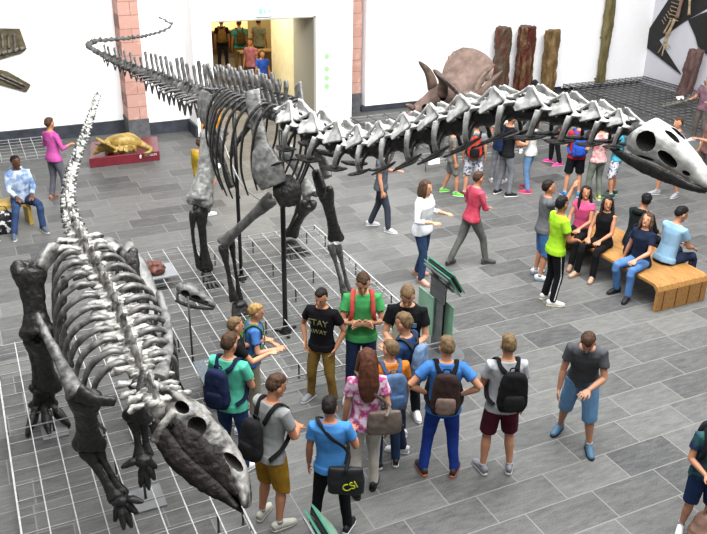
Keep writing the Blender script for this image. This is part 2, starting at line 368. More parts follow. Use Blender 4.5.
LB=[(0,.95),(.04,1.25),(.12,1.1),(.3,.68),(.5,.6),(.7,.66),(.88,.98),(.96,1.2),(1,.9)]
def longbone(name,A,B,r,m,parent,org,hint=(0,1,0),flat=.7,bow=(0,0,0),r2=None,vox=.012,prof=LB,extra=None):
    A=V(A);B=V(B);r2=r2 or r; bow=V(bow); mb=MB()
    P=[A.lerp(B,t)+bow*math.sin(PI*t) for t,_ in prof]; R=[((r*(1-t)+r2*t)*k,(r*(1-t)+r2*t)*k*flat) for t,k in prof]
    mb.loft(P,R,hint=hint,seg=12)
    t=(B-A).normalized(); h=V(hint); s=(h-t*h.dot(t)).normalized()
    for sg in (-1,1):
        mb.ball(A+s*r*.6*sg,(r*.6,)*3,seg=8,rings=6); mb.ball(B+s*r2*.62*sg,(r2*.62,)*3,seg=8,rings=6)
    if extra: extra(mb)
    return mb.build(name,m,parent,org,vox=vox,noise=(r*.07,9))
def frame(p,fwd,up=(0,0,1),s=(1,1,1)):
    f=V(fwd).normalized(); u=V(up); x=f.cross(u).normalized(); u=x.cross(f)
    M=Matrix((x,f,u)).transposed().to_4x4(); return Matrix.Translation(V(p))@M@Matrix.Diagonal((s[0],s[1],s[2],1))
def proto(name,mb,m,vox,noise=None,sm=2,cut=None):
    o=mb.build(name,m,None,vox=vox,noise=noise,sm=sm,cut=cut); return o
def place(pr,used,M,parent,org,m=None):
    o=pr if not used.get(pr) else pr.copy()
    if used.get(pr): C.objects.link(o)
    used[pr]=True; o.parent=parent; o.matrix_basis=Matrix.Translation(-V(org))@M
    return o
USED={}
def cervical():
    mb=MB(); bd=MB(); rb=MB()
    bd.loft([(0,-.5,-.04),(0,-.3,-.04),(0,0,-.03),(0,.3,-.02),(0,.5,0),(0,.58,0)],[(.2,.2),(.15,.15),(.09,.12),(.14,.14),(.17,.16),(.08,.08)],hint=(1,0,0),seg=12)
    bd.loft([(0,0,.0),(0,-.02,.3)],[(.06,.3),(.05,.3)],hint=(1,0,0),seg=12)
    for s in (-1,1):
        # saddle: peak flaring out into the wings
        mb.loft([(s*.12,-.06,.53),(s*.13,-.05,.48),(s*.15,-.02,.38),(s*.19,.02,.29),(s*.26,.06,.22),(s*.33,.1,.13)],[(.07,.04),(.11,.035),(.19,.03),(.34,.035),(.44,.035),(.36,.03)],hint=(0,1,0),seg=14,sub=3)
        mb.loft([(s*.02,.02,.26),(s*.12,.02,.27),(s*.24,.05,.22)],[(.42,.03),(.44,.03),(.42,.03)],hint=(0,1,0),seg=14,sub=2)
        mb.loft([(s*.12,-.02,.52),(s*.2,.2,.38),(s*.27,.4,.26),(s*.32,.6,.16)],[.035,.03,.035,.05],seg=8,sub=3)
        mb.loft([(s*.12,-.10,.52),(s*.19,-.3,.38),(s*.23,-.5,.3)],[.035,.03,.05],seg=8,sub=3)
        mb.ball((s*.3,.58,.16),(.11,.16,.04)); mb.ball((s*.23,-.52,.29),(.1,.13,.045))
        # rim arching down the side to the rib head
        mb.loft([(s*.36,.42,.12),(s*.43,.40,-.02),(s*.44,.33,-.18),(s*.38,.22,-.32),(s*.28,.1,-.42)],[(.10,.06),(.075,.055),(.06,.045),(.065,.045),(.09,.05)],hint=(0,1,0),seg=8,sub=3)
        bd.loft([(s*.08,.2,-.05),(s*.2,.2,-.16),(s*.28,.13,-.38)],[.06,.04,.05],seg=8,sub=2)
        bd.loft([(s*.08,-.25,.06),(s*.24,-.15,.1),(s*.36,0,.05)],[.04,.03,.04],seg=8,sub=2)
        rb.loft([(s*.27,.55,-.36),(s*.3,.3,-.42),(s*.3,0,-.45),(s*.28,-.25,-.48),(s*.27,-.5,-.5)],[(.03,.02),(.11,.04),(.14,.04),(.11,.03),(.03,.02)],hint=(1,0,-.25),seg=8,sub=3)
    return mb,bd,rb
def dorsal(h=.95,w=.42):
    mb=MB()
    mb.loft([(0,-.42,0),(0,0,0),(0,.42,0)],[(.2,.22),(.14,.15),(.2,.22)],hint=(1,0,0),seg=12,sub=2)
    mb.loft([(0,0,.15),(0,0,.4)],[(.12,.22),(.08,.2)],hint=(1,0,0),seg=10)
    for s in (-1,1):
        mb.loft([(s*.04,0,.35),(s*.08,-.04,.35+h*.35),(s*.13,-.1,.35+h*.75),(s*.14,-.12,.35+h)],[(.22,.05),(.2,.045),(.24,.06),(.12,.05)],hint=(0,1,0),seg=10,sub=2)
        mb.loft([(0,0,.38),(s*w*.5,0,.45),(s*w,-.02,.5)],[(.14,.05),(.09,.04),(.08,.05)],hint=(0,1,0),seg=8,sub=2)
        mb.ball((s*.12,.4,.36),(.09,.14,.04)); mb.ball((s*.1,-.42,.36),(.08,.12,.04))
        mb.loft([(0,0,.1),(s*.18,0,.22),(s*w,-.02,.47)],.035,seg=6,sub=2)
    return mb
def caudal(h=.9,t=.5,ch=.75):
    mb=MB()
    mb.loft([(0,-.42,0),(0,0,0),(0,.42,0)],[(.26,.26),(.19,.19),(.26,.26)],hint=(1,0,0),seg=12,sub=2)
    mb.loft([(0,.05,.1),(0,-.15,.2+h*.4),(0,-.32,.2+h)],[(.2,.07),(.11,.05),(.14,.07)],hint=(0,1,0),seg=8,sub=2)
    for s in (-1,1):
        mb.ball((s*.1,.42,.26),(.06,.14,.07),seg=8,rings=6)
        if t: mb.loft([(s*.1,0,.02),(s*(.2+t*.5),-.05,.03),(s*(.2+t),-.12,-.02)],[(.12,.05),(.09,.04),(.05,.03)],hint=(0,1,0),seg=8)
        if ch: mb.loft([(s*.1,-.42,-.2),(s*.06,-.45,-.2-ch*.4),(0,-.55,-.2-ch)],[(.05,.05),(.05,.04),(.09,.03)],hint=(0,1,0),seg=8)
    return mb
def walk(P,step):
    """points and forward directions along a smooth curve; step(t in 0..1) gives the spacing"""
    Q,_=crom([V(p) for p in P],[(0,0)]*len(P),16); L=[0]
    for a,b in zip(Q,Q[1:]): L.append(L[-1]+(b-a).length)
    def at_(s):
        for i in range(len(L)-1):
            if L[i+1]>=s: return Q[i].lerp(Q[i+1],(s-L[i])/max(1e-9,L[i+1]-L[i]))
        return Q[-1]
    out=[]; s=0
    while s<L[-1]:
        d=step(s/L[-1]); 
        if s+d>L[-1]+d*.3: break
        a,b=at_(s),at_(min(s+d,L[-1])); out.append((a,b,d,(s+d/2)/L[-1])); s+=d
    return out
def rib_mesh(w,d,r,sweep,s,top=.1,inward=.75):
    mb=MB(); P=[(s*.06,0,0),(s*w*.45,0,top),(s*w*.85,-sweep*.15,-d*.08),(s*w*1.0,-sweep*.4,-d*.38),(s*w*.97,-sweep*.7,-d*.7),(s*w*inward,-sweep,-d)]
    mb.loft(P,[(r*.9,r*.8),(r*1.1,r*.8),(r*1.2,r*.7),(r*1.1,r*.6),(r,r*.55),(r*.9,r*.4)],hint=(0,1,0),seg=8,sub=4)
    return mb
# ---- Diplodocus ----------------------------------------------------
DO=V((3.5,11.0,0)); dip=empty('sauropod_skeleton',DO,0,'huge dark long-necked dinosaur skeleton stretching its pale skull to the right','skeleton')
c1,c2,c3=cervical(); CERV=proto('neck_vertebra',c1,BN,.02,noise=(.005,4)); CBD=proto('vertebra_core',c2,BD,.024,noise=(.012,6)); CRB=proto('neck_rib',c3,BD,.02,noise=(.006,5))
def place_cerv(M):
    o=place(CERV,USED,M,dip,DO)
    for pr in (CBD,CRB):
        c=pr if not USED.get(pr) else pr.copy()
        if USED.get(pr): C.objects.link(c)
        USED[pr]=True; c.parent=o; c.matrix_basis=Matrix()
DORS=proto('back_vertebra',dorsal(),BM,.03,noise=(.012,5)); CAUD=proto('tail_vertebra',caudal(.7,.5,.6),BM,.035,noise=(.012,5))
CAU2=proto('tail_vertebra',caudal(.55,.15,.4),BM,.035,noise=(.012,5))
WM=MB().loft([(0,-.5,0),(0,-.4,0),(0,0,0),(0,.4,0),(0,.5,0)],[.2,.24,.13,.24,.2],seg=8,hint=(1,0,0)).ball((0,-.45,.2),(.1,.16,.08),seg=8,rings=5); WHIP=proto('tail_vertebra',WM,BM,.05,noise=(.02,5))
NK=[(632,131,4.33),(612,126,4.52),(585,121,4.8),(555,115,5.12),(520,110,5.5),(487,116,5.9),(456,125,6.3),(428,134,6.72),(402,142,7.15),(378,149,7.58),(356,149,8.0),(331,141,8.45),(306,130,8.9),(287,121,9.35)]
SZ=[.26,.3,.35,.385,.41,.44,.46,.47,.48,.49,.5,.52,.54]
NP=[ay(*q) for q in NK]
for i in range(len(NP)-1):
    a,b=NP[i],NP[i+1]; d=(a-b).length
    place_cerv(frame((a+b)/2,a-b,s=(SZ[i]*1.1,d*1.0,SZ[i]*1.08)))
BKP=[NP[-1]]+[ay(*q) for q in [(262,110,10.2),(243,106,10.9),(228,102,11.5),(215,100,12.0)]]
sp=walk(BKP,lambda t:.225)
for k,(a,b,d,t) in enumerate(sp):
    place(DORS,USED,frame((a+b)/2,a-b,s=(.48,d*1.02,(.38+.06*t)*random.uniform(.9,1.08))),dip,DO)
TL=[BKP[-1]]+[ay(*q) for q in [(200,95,12.6),(175,85,13.5),(150,75,14.4),(125,65,15.3),(105,56,16),(93,49,16.5),(88.5,45,16.85),(98,40.5,17.3),(130,38,17.9),(155,33,18.6),(170,27,18.9),(172,24,19),(160,17,19.1)]]
for k,(a,b,d,t) in enumerate(walk(TL,lambda t:.2 if t<.5 else .17)):
    if t<.3: s=.62*(1-t*1.2); pr=CAUD
    elif t<.5: s=.39-(t-.3)*.7; pr=CAU2
    else: s=.27*max(.35,1-(t-.5)*1.2); pr=WHIP
    s*=random.uniform(.88,1.12); b=b+V((random.uniform(-.02,.02),0,random.uniform(-.025,.01)))
    place(pr,USED,frame((a+b)/2,a-b,s=(s,d*1.05,s)),dip,DO)
# ribs : ten pairs
for k in range(10):
    t=k/9; a=BKP[0].lerp(V((3.47,11.15,2.95)),t)+V((0,0,.12))
    for s in (-1,1):
        w=.42+.2*math.sin(PI*min(1,t*1.1)); d=.95+.35*math.sin(PI*min(1,t+.1))
        mb=rib_mesh(w,d,.026,.35,s); M=frame(a,(0.05,-1,.05))
        mb.v=[M@q for q in mb.v]; mb.build('rib',BD,dip,DO,smooth=True)
# skull
def fix(mb,M): mb.v=[M@q for q in mb.v]; return mb
P0=ay(640,131,4.3); P1=ay(717,173,3.72); SL=(P1-P0).length
cu=MB()
for s in (-1,1):
    cu.ball((s*.2,.2,.03),(.17,.12,.12)); cu.ball((s*.18,.50,-.05),(.15,.135,.065),rot=Matrix.Rotation(-.35,3,'X')); cu.ball((s*.14,.74,-.11),(.06,.05,.03)); cu.ball((s*.065,.40,.15),(.042,.11,.1),rot=Matrix.Rotation(-.3,3,'X')); cu.ball((s*.19,.25,-.17),(.06,.13,.025),rot=Matrix.Rotation(.3,3,'X'))
MS=frame(P0,P1-P0,up=(-.1,0,1),s=(SL,SL,SL))
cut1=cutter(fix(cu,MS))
sk=MB(); prof=[(-.03,.12,-.12,.15),(.03,.19,-.24,.20),(.12,.20,-.25,.215),(.35,.19,-.22,.20),(.5,.13,-.22,.17),(.65,.07,-.22,.145),(.8,.0,-.215,.125),(.93,-.07,-.21,.11),(1.0,-.13,-.20,.085)]
sk.loft([(0,y,(a_+b_)/2) for y,a_,b_,w_ in prof],[(w_,(a_-b_)/2) for y,a_,b_,w_ in prof],hint=(1,0,0),seg=20,sub=2,sup=.72)
for s in (-1,1):
    for k in range(7): sk.loft([(s*(.13-.017*k),.8+.03*k,-.19),(s*(.13-.017*k),.81+.03*k,-.25)],[.014,.008],seg=5)
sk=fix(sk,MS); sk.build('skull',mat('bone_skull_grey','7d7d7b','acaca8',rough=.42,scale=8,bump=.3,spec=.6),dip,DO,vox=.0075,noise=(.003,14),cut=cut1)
jw=MB()
for s in (-1,1):
    jw.loft([(s*.2,-.17,-.24),(s*.2,.0,-.27),(s*.185,.3,-.265),(s*.15,.6,-.25),(s*.12,.85,-.23),(s*.05,1.0,-.21)],[(.035,.04),(.03,.055),(.03,.085),(.03,.075),(.035,.055),(.04,.03)],hint=(1,0,0),seg=10,sub=3)
jw.ball((0,.9,-.26),(.11,.1,.03))
fix(jw,MS).build('lower_jaw',BD,dip,DO,vox=.009,noise=(.003,14))
# limb girdles and limbs
def plate(name,pts,thick,m,parent,org,vox=.014,ns=(.01,6)):
    """thick rounded blade: list of (point,(half width, half thickness)), hint = width direction"""
    mb=MB(); mb.loft([p for p,_ in pts],[r for _,r in pts],hint=thick,seg=12,sub=3); return mb.build(name,m,parent,org,vox=vox,noise=ns)
sR=[ay(252,90,9.8),ay(256,118,9.6),ay(261,146,9.4),ay(267,168,9.25),ay(274,186,9.15)]
plate('shoulder_blade',[(sR[0],(.12,.03)),(sR[1],(.10,.035)),(sR[2],(.12,.04)),(sR[3],(.24,.06)),(sR[4],(.20,.07))],(.7,-.75,.1),BL,dip,DO)
plate('coracoid',[(ay(281,178,9.2),(.12,.06)),(ay(287,191,9.1),(.2,.08)),(ay(290,206,9.05),(.13,.06))],(.85,-.5,0),BD,dip,DO)
sL=[p+V((0.62,0,.02)) for p in sR[:3]]+[ay(322,160,9.45),ay(327,178,9.35)]
plate('shoulder_blade',[(sL[0],(.12,.03)),(sL[1],(.10,.035)),(sL[2],(.12,.04)),(sL[3],(.16,.05)),(sL[4],(.13,.06))],(0,-1,.2),BL,dip,DO)
plate('coracoid',[(ay(316,170,9.15),(.10,.05)),(ay(320,186,9.1),(.14,.06)),(ay(321,197,9.1),(.07,.05))],(0,-1,.2),BD,dip,DO)
# collar ring of thin steel joining the shoulders
MB().loft([ay(262,172,9.3),ay(278,163,9.1),ay(300,160,9.05),ay(314,170,9.05),ay(314,180,9.1)],.012,seg=6,sub=6).build('support_ring',BLK,dip,DO,smooth=True)
for s,x in ((-1,3.12),(1,3.86)):
    plate('hip_bone',[(V((x,11.05,2.78)),(.10,.04)),(V((x-.02*s,11.3,2.82)),(.26,.045)),(V((x,11.55,2.78)),(.30,.05)),(V((x,11.85,2.7)),(.18,.045))],(0,0,1),BL,dip,DO)
    plate('pubis',[(V((x-.03*s,11.35,2.5)),(.1,.05)),(V((x-.1*s,11.1,2.05)),(.07,.04)),(V((x-.16*s,10.95,1.75)),(.11,.05))],(0,1,0),BD,dip,DO)
    plate('ischium',[(V((x-.03*s,11.7,2.45)),(.08,.05)),(V((x-.14*s,12.0,2.1)),(.05,.035)),(V((x-.22*s,12.2,1.8)),(.08,.04))],(0,1,0),BD,dip,DO)
def foot(parent,c,m,org,toes=5,r=.045,L=.2,fd=(0,-1),spread=.9,h=.16):
    """metatarsals fanning from the ankle, each toe its own bone with a claw"""
    c=V(c); f=V((fd[0],fd[1],0)).normalized(); sd=V((f.y,-f.x,0))
    mt=MB()
    for k in range(toes):
        a=(k-(toes-1)/2)/(toes-1)*spread; d=f*math.cos(a)+sd*math.sin(a)
        mt.loft([c+d*.02+sd*math.sin(a)*.1+V((0,0,h)),c+d*L*.5+sd*math.sin(a)*.1+V((0,0,h*.55))],[(r*1.1,r*1.1),(r*.9,r*.9)],seg=8)
    mt.ball(c+V((0,0,h+.02)),(r*2.4,r*2,r*1.2))
    mt.build('foot_bones',m,parent,org,vox=.011,noise=(.004,14))
    for k in range(toes):
        a=(k-(toes-1)/2)/(toes-1)*spread; d=f*math.cos(a)+sd*math.sin(a); b=c+sd*math.sin(a)*.1
        MB().loft([b+d*L*.45+V((0,0,h*.55)),b+d*L*.65+V((0,0,h*.45)),b+d*L*.85+V((0,0,h*.38)),b+d*L+V((0,0,h*.3)),b+d*L*1.4+V((0,0,.02))],[r*.9,r*.65,r*.85,r*.7,r*.15],seg=8,sub=2).build('toe',m,parent,org,vox=.011,noise=(.004,14))
def limb(parent,org,hip,knee,ank,r1,r2,m1,m2,hint,two=.5,n1='thigh_bone',n2='shin_bone',n3='calf_bone',gap=.08):
    hip,knee,ank=V(hip),V(knee),V(ank); longbone(n1,hip,knee+(hip-knee).normalized()*gap,r1,m1,parent,org,hint=hint)
    d=(knee-ank).normalized(); h=V(hint); s=(h-d*h.dot(d)).normalized()
    longbone(n2,knee-d*.03,ank,r2,m2,parent,org,hint=hint,r2=r2*.85)
    longbone(n3,knee-d*.06+s*r2*1.5,ank+s*r2*.9,r2*two,m2,parent,org,hint=hint)
vx=(.82,-.39,0)
FH=[(0,1.0),(.05,1.15),(.14,1.1),(.3,.84),(.5,.76),(.7,.78),(.88,.98),(.97,1.15),(1,1.05)]
h0,k0,a0=ay(213,137,11.5),ay(199,203,11.25),ay(209,276,11.5)
longbone('thigh_bone',h0,ay(200,200,11.25),.175,BF,dip,DO,hint=vx,prof=[(0,.9),(.05,1.0),(.14,.98),(.3,.85),(.5,.8),(.7,.85),(.88,1.05),(.97,1.15),(1,1.05)],extra=lambda mb: mb.loft([h0+V((0,0,-.02)),h0+V((.2,0,.1))],[(.11,.1),(.09,.09)],seg=10))
longbone('shin_bone',ay(200,208,11.25),ay(206,268,11.5),.10,BD,dip,DO,hint=vx)
longbone('calf_bone',ay(193,212,11.25),ay(200,268,11.5),.05,BD,dip,DO,hint=vx,bow=(-.05,0,0))
foot(dip,at(208,284,0)+V((0,0,0)),BD,DO,toes=5,fd=(.2,-1))
h1=ay(287,150,11.5)
longbone('thigh_bone',h1,ay(311,195,11.2),.12,BL,dip,DO,hint=vx)
longbone('shin_bone',ay(309,203,11.2),ay(291,234,11.95),.115,BD,dip,DO,hint=vx)
longbone('calf_bone',ay(300,204,11.3),ay(286,236,11.95),.045,BD,dip,DO,hint=vx)
foot(dip,at(293,256,0)+V((0,.1,0)),BD,DO,toes=5,fd=(.1,-1),L=.24,spread=1.3,h=.2)
longbone('upper_arm_bone',ay(271,199,9.5),ay(223,243,10.1),.085,BL,dip,DO,hint=(0,0,1),prof=FH)
longbone('forearm_bone',ay(223,247,10.1),ay(234,300,10.02),.06,BD,dip,DO,hint=vx)
longbone('forearm_bone',ay(231,240,10.15),ay(240,300,10.1),.045,BD,dip,DO,hint=vx)
foot(dip,V((3.03,10.05,0)),BD,DO,toes=5,fd=(0,-1),L=.2,spread=1.2,h=.3)
longbone('upper_arm_bone',ay(325,190,9.4),ay(336,238,9.7),.10,BD,dip,DO,hint=vx,prof=FH)
longbone('forearm_bone',ay(331,246,9.7),ay(344,292,9.7),.05,BL,dip,DO,hint=vx)
longbone('forearm_bone',ay(338,246,9.7),ay(349,292,9.75),.05,BL,dip,DO,hint=vx)
foot(dip,V((4.6,9.72,0)),BD,DO,toes=5,fd=(0,-1),L=.2,spread=1.2,h=.3)
# iron poles with spread feet
def pole(parent,org,x,y,top,r=.028):
    MB().loft([(x,y,0),(x,y,top)],r,hint=(1,0,0),seg=12).build('support_pole',BLK,parent,org,smooth=True)
    f=MB().loft([(x,y,0),(x,y,.1)],[.09,.03],hint=(1,0,0),seg=12)
    for k in range(3):
        a=2*PI*k/3+.4; f._bar(V((x,y,.015)),V((x+.2*math.cos(a),y+.2*math.sin(a),.015)),.04,.03,0)
    f.build('pole_foot',BLK,parent,org)
q=at(285.5,332); pole(dip,DO,q.x,q.y,2.95,.035); q=at(241.5,279); pole(dip,DO,q.x,q.y,2.8,.03)
MB().loft([ay(255,160,10.3),ay(270,175,10),ay(285,195,9.7)],.012,seg=6).loft([V((3.2,11.2,2.55)),V((3.25,10.4,2.0)),V((3.4,9.7,1.9))],.012,seg=6,sub=5).build('support_ring',mat('steel_wire','9c9c9c','9c9c9c',metal=.5,rough=.4),dip,DO,smooth=True)
for (u,v,Y) in ((110,38,17.5),(103,39,17.3)):
    p=ay(u,v,Y); MB().loft([p,p+V((0,0,4))],.003,hint=(1,0,0),seg=4).build('suspension_wire',mat('fine_wire','b5b5b5','b5b5b5'),dip,DO)
# ---- duck-billed skeleton ------------------------------------------
EO=V((.85,7.6,0)); edm=empty('duckbill_skeleton',EO,0,'dark duck-billed dinosaur skeleton with pale mottled tail and lowered head, at left','skeleton')
ES=[(163,409,5.75),(155,403,5.95),(148,392,6.15),(138,368,6.45),(127,342,6.8),(115,312,7.25),(101,283,7.75),(87,258,8.15),(78,240,8.55)]
EP=[ay(*q) for q in ES]
def knob(h,w):
    mb=MB(); mb.ball((0,0,0),(.26,.5,.26)); mb.loft([(0,.1,.1),(0,-.05,.3+h*.5),(0,-.2,.3+h)],[(.34,.09),(.3,.07),(.26,.09)],hint=(0,1,0),seg=10,sub=2)
    for s in (-1,1):
        mb.ball((s*.2,.4,.2),(.14,.2,.09)); mb.ball((s*.17,-.4,.22),(.12,.2,.09))
        mb.loft([(s*.1,0,.12),(s*w*.6,0,.2),(s*w,-.1,.14)],[(.22,.09),(.2,.07),(.24,.10)],hint=(0,1,0),seg=10,sub=2)
    return mb
BK_=mat('bone_spine_grey','33322f','a09e99',rough=.42,scale=14,bump=.5,spec=.6,contrast=(.35,.6))
ECV=proto('neck_vertebra',knob(.16,.62),BK_,.035,noise=(.05,4)); EDV=proto('back_vertebra',knob(.4,.55),BK_,.032,noise=(.03,5)); tk=MB().ball((0,0,0),(.33,.56,.30)).ball((.26,.3,.12),(.14,.2,.14)).ball((-.27,.25,.1),(.13,.2,.14)).ball((.22,-.3,.14),(.15,.18,.12)).ball((-.2,-.32,.15),(.14,.2,.12)).loft([(0,.1,.1),(0,-.1,.4),(0,-.3,.52)],[(.3,.1),(.2,.09),(.14,.1)],hint=(0,1,0),seg=10)
for s in (-1,1): tk.loft([(s*.2,0,0),(s*.42,-.1,.02)],[(.16,.1),(.12,.08)],hint=(0,1,0),seg=8)
ECD=proto('tail_vertebra',tk,BW,.035,noise=(.06,4))
for (a,b,d,t) in walk(EP,lambda t:.15 if t<.25 else .165):
    if t<.25: place(ECV,USED,frame((a+b)/2,a-b,s=(.37*random.uniform(.9,1.1),d*1.05,.37*random.uniform(.85,1.15))),edm,EO)
    else: place(EDV,USED,frame((a+b)/2,a-b,s=(.40,d*1.0,.34)),edm,EO)
ET=[EP[-1]]+[ay(*q) for q in [(70,215,9.15),(68,196,9.75),(73,168,10.5),(85,135,11.4),(98,95,12.6)]]
for (a,b,d,t) in walk(ET,lambda t:.13-.05*t):
    s=.30-.4*t if t<.25 else .20-.10*(t-.25)
    place(ECD,USED,frame((a+b)/2,a-b,s=(s,d*1.1,s)),edm,EO)
mbt=MB()
# ribs: twelve pairs, wide barrel
for k in range(11):
    t=k/10; p=EP[3].lerp(EP[5],min(1,t*2)) if t<.5 else EP[5].lerp(EP[7],(t-.5)*2)
    for s in (-1,1):
        w=(.30+.22*math.sin(PI*min(1,.15+t*.8))); d=.72+.38*math.sin(PI*min(1,.2+t*.75))
        mb=rib_mesh(w,d,.034,.22,s,top=.07,inward=.7); M=frame(p+V((0,0,.05)),(0.1,-1,-.2))
        mb.v=[M@q for q in mb.v]; mb.build('rib',BR_,edm,EO,smooth=True)
# skull
P0=ay(176,414,5.62); P1=ay(257,493,4.98); SL=(P1-P0).length; MS=frame(P0,P1-P0,up=(1.0,.3,.85),s=(SL,)*3)
cu=MB()
for s in (-1,1):
    cu.ball((s*.19,.24,.06),(.15,.09,.085)); cu.ball((s*.14,.68,.06),(.12,.12,.045)); cu.ball((s*.17,.03,.09),(.13,.075,.05)); cu.ball((s*.19,.16,-.12),(.06,.05,.08))
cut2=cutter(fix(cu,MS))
sk=MB(); sk.loft([(0,-.1,.05),(0,0,.06),(0,.12,.07),(0,.3,.05),(0,.5,.03),(0,.7,.0),(0,.86,-.05),(0,.97,-.11),(0,1.02,-.15)],[(.13,.09),(.18,.13),(.19,.15),(.16,.16),(.13,.15),(.115,.13),(.14,.08),(.16,.05),(.12,.03)],hint=(1,0,0),seg=16,sub=2,sup=.85)
for s in (-1,1):
    sk.loft([(s*.16,.0,.02),(s*.19,.02,-.14),(s*.18,.06,-.28)],[(.06,.035),(.04,.03),(.05,.035)],seg=8,sub=2)
    sk.loft([(s*.13,-.02,.13),(s*.2,-.16,.12),(s*.14,-.2,.06)],[.035,.035,.04],seg=8,sub=2)
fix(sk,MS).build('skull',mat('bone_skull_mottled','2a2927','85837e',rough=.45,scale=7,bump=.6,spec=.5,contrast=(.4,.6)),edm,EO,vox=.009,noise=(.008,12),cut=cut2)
ck=MB()
for s in (-1,1): ck.loft([(s*.14,.1,-.06),(s*.145,.3,-.08),(s*.12,.55,-.08),(s*.10,.75,-.09),(s*.11,.9,-.12)],[(.03,.06),(.045,.13),(.04,.12),(.035,.08),(.04,.03)],hint=(1,0,0),seg=12,sub=3)
fix(ck,MS).build('cheek_bones',mat('bone_black_brown','0b0908','1d1714',rough=.6,scale=14,bump=.9,spec=.2),edm,EO,vox=.01,noise=(.01,14))
jw=MB()
for s in (-1,1):
    jw.loft([(s*.17,-.06,-.14),(s*.17,.08,-.2),(s*.15,.3,-.24),(s*.12,.6,-.23),(s*.1,.8,-.2),(s*.1,.97,-.19)],[(.03,.04),(.035,.08),(.05,.10),(.05,.09),(.04,.06),(.06,.025)],hint=(1,0,0),seg=10,sub=3)
jw.ball((0,.93,-.2),(.12,.1,.025)); jw.loft([(0,.2,-.2),(0,.8,-.19)],[(.1,.06),(.08,.05)],hint=(1,0,0),seg=8)
fix(jw,MS).build('lower_jaw',mat('bone_black_brown','0b0908','1d1714',rough=.6,scale=14,bump=.9,spec=.2),edm,EO,vox=.01,noise=(.008,14))
# pelvis
plate('hip_bone',[(ay(40,270,8.3),(.08,.05)),(ay(52,252,8.45),(.12,.06)),(ay(66,250,8.5),(.10,.06))],(0,0,1),BR_,edm,EO)
plate('hip_bone',[(ay(88,250,8.55),(.12,.05)),(ay(105,246,8.5),(.14,.05)),(ay(118,252,8.4),(.10,.05))],(0,1,.5),BR_,edm,EO)
plate('pubis',[(ay(128,242,8.75),(.05,.04)),(ay(133,262,8.6),(.14,.045)),(ay(143,290,8.3),(.16,.05)),(ay(155,318,8.0),(.10,.04))],(1,0,0),BL,edm,EO)
plate('pubis',[(V((.62,8.4,1.95)),(.07,.04)),(V((.5,8.1,1.5)),(.06,.04)),(V((.5,7.8,1.2)),(.12,.04))],(0,1,0),BD,edm,EO)
longbone('thigh_bone',ay(29,268,8.4),ay(38,332,8.2),.165,BD,edm,EO,hint=vx,prof=FH,extra=lambda mb: mb.loft([ay(24,268,8.4),ay(42,262,8.5)],[(.08,.07),(.07,.06)],seg=8))
longbone('shin_bone',ay(39,338,8.25),ay(48,385,8.55),.14,BD,edm,EO,hint=vx,prof=FH); longbone('calf_bone',ay(29,340,8.25),ay(38,384,8.55),.06,BD,edm,EO,hint=vx)
longbone('thigh_bone',V((1.3,8.4,2.1)),V((1.32,8.0,1.35)),.10,BD,edm,EO,hint=vx,prof=FH)
longbone('shin_bone',V((1.32,8.0,1.3)),V((1.3,8.35,.5)),.09,BD,edm,EO,hint=vx,prof=FH); longbone('calf_bone',V((1.4,8.05,1.3)),V((1.38,8.35,.5)),.04,BD,edm,EO,hint=vx)
def bigfoot(c,ank,sc_=1.0,fd=(0,-1)):
    c=V(c); f=V((fd[0],fd[1],0)).normalized(); sd=V((-f.y,f.x,0))
    for k,a in enumerate((-.6,0,.6)):
        d=f*math.cos(a)+sd*math.sin(a); L=.34*sc_ if k==1 else .3*sc_
        st=V(ank)+sd*math.sin(a)*.14; md=c+d*.02+sd*math.sin(a)*.1+V((0,0,.24))
        longbone('foot_bone',st,md,.085*sc_,BD,edm,EO,hint=vx,vox=.011)
        P=[md,md+d*L*.25+V((0,0,-.06)),md+d*L*.45+V((0,0,-.10)),md+d*L*.7+V((0,0,-.15)),md+d*L+V((0,0,-.22))]
        MB().loft(P,[(.085,.07),(.06,.05),(.075,.06),(.06,.045),(.035,.016)],seg=8,sub=3).build('toe',BD,edm,EO,vox=.01,noise=(.005,14))
fc=at(45,412,.2); bigfoot((fc.x,fc.y+.12,0),ay(45,386,8.55))
bigfoot((1.3,8.1,0),(1.3,8.35,.48))
def basep(x,y,top,w=.3,m=None):
    MB().box((x,y,.012),(w,w,.02)).build('base_plate',m or mat('plate_grey','7a7b7c','6f7071',rough=.5),edm,EO); MB().loft([(x,y,0),(x,y,top)],.014,hint=(1,0,0),seg=8).build('support_rod',STEELD,edm,EO,smooth=True)
q=at(55,432); basep(q.x,q.y,.3,.28); q=at(146,500); basep(q.x,q.y,.42,.36)
# shoulders, arms
plate('shoulder_blade',[(ay(37,313,7.3),(.03,.02)),(ay(48,338,7.0),(.045,.025)),(ay(60,362,6.7),(.055,.03)),(ay(72,384,6.4),(.075,.04)),(ay(77,396,6.3),(.10,.06))],vx,BM,edm,EO)
plate('coracoid',[(ay(78,392,6.3),(.1,.05)),(ay(95,400,6.22),(.06,.04)),(ay(116,402,6.2),(.05,.035))],(0,0,1),BD,edm,EO)
plate('shoulder_blade',[(ay(158,291,7.4),(.03,.02)),(ay(165,315,7.1),(.05,.025)),(ay(168,342,6.7),(.055,.03)),(ay(163,366,6.35),(.07,.04)),(ay(157,378,6.2),(.10,.05))],vx,BL,edm,EO)
plate('coracoid',[(ay(150,374,6.2),(.09,.05)),(ay(142,390,6.1),(.06,.05)),(ay(140,398,6.05),(.04,.04))],(1,0,0),BD,edm,EO)
longbone('upper_arm_bone',ay(84,396,6.35),ay(89,444,6.6),.135,BD,edm,EO,hint=vx,prof=FH)
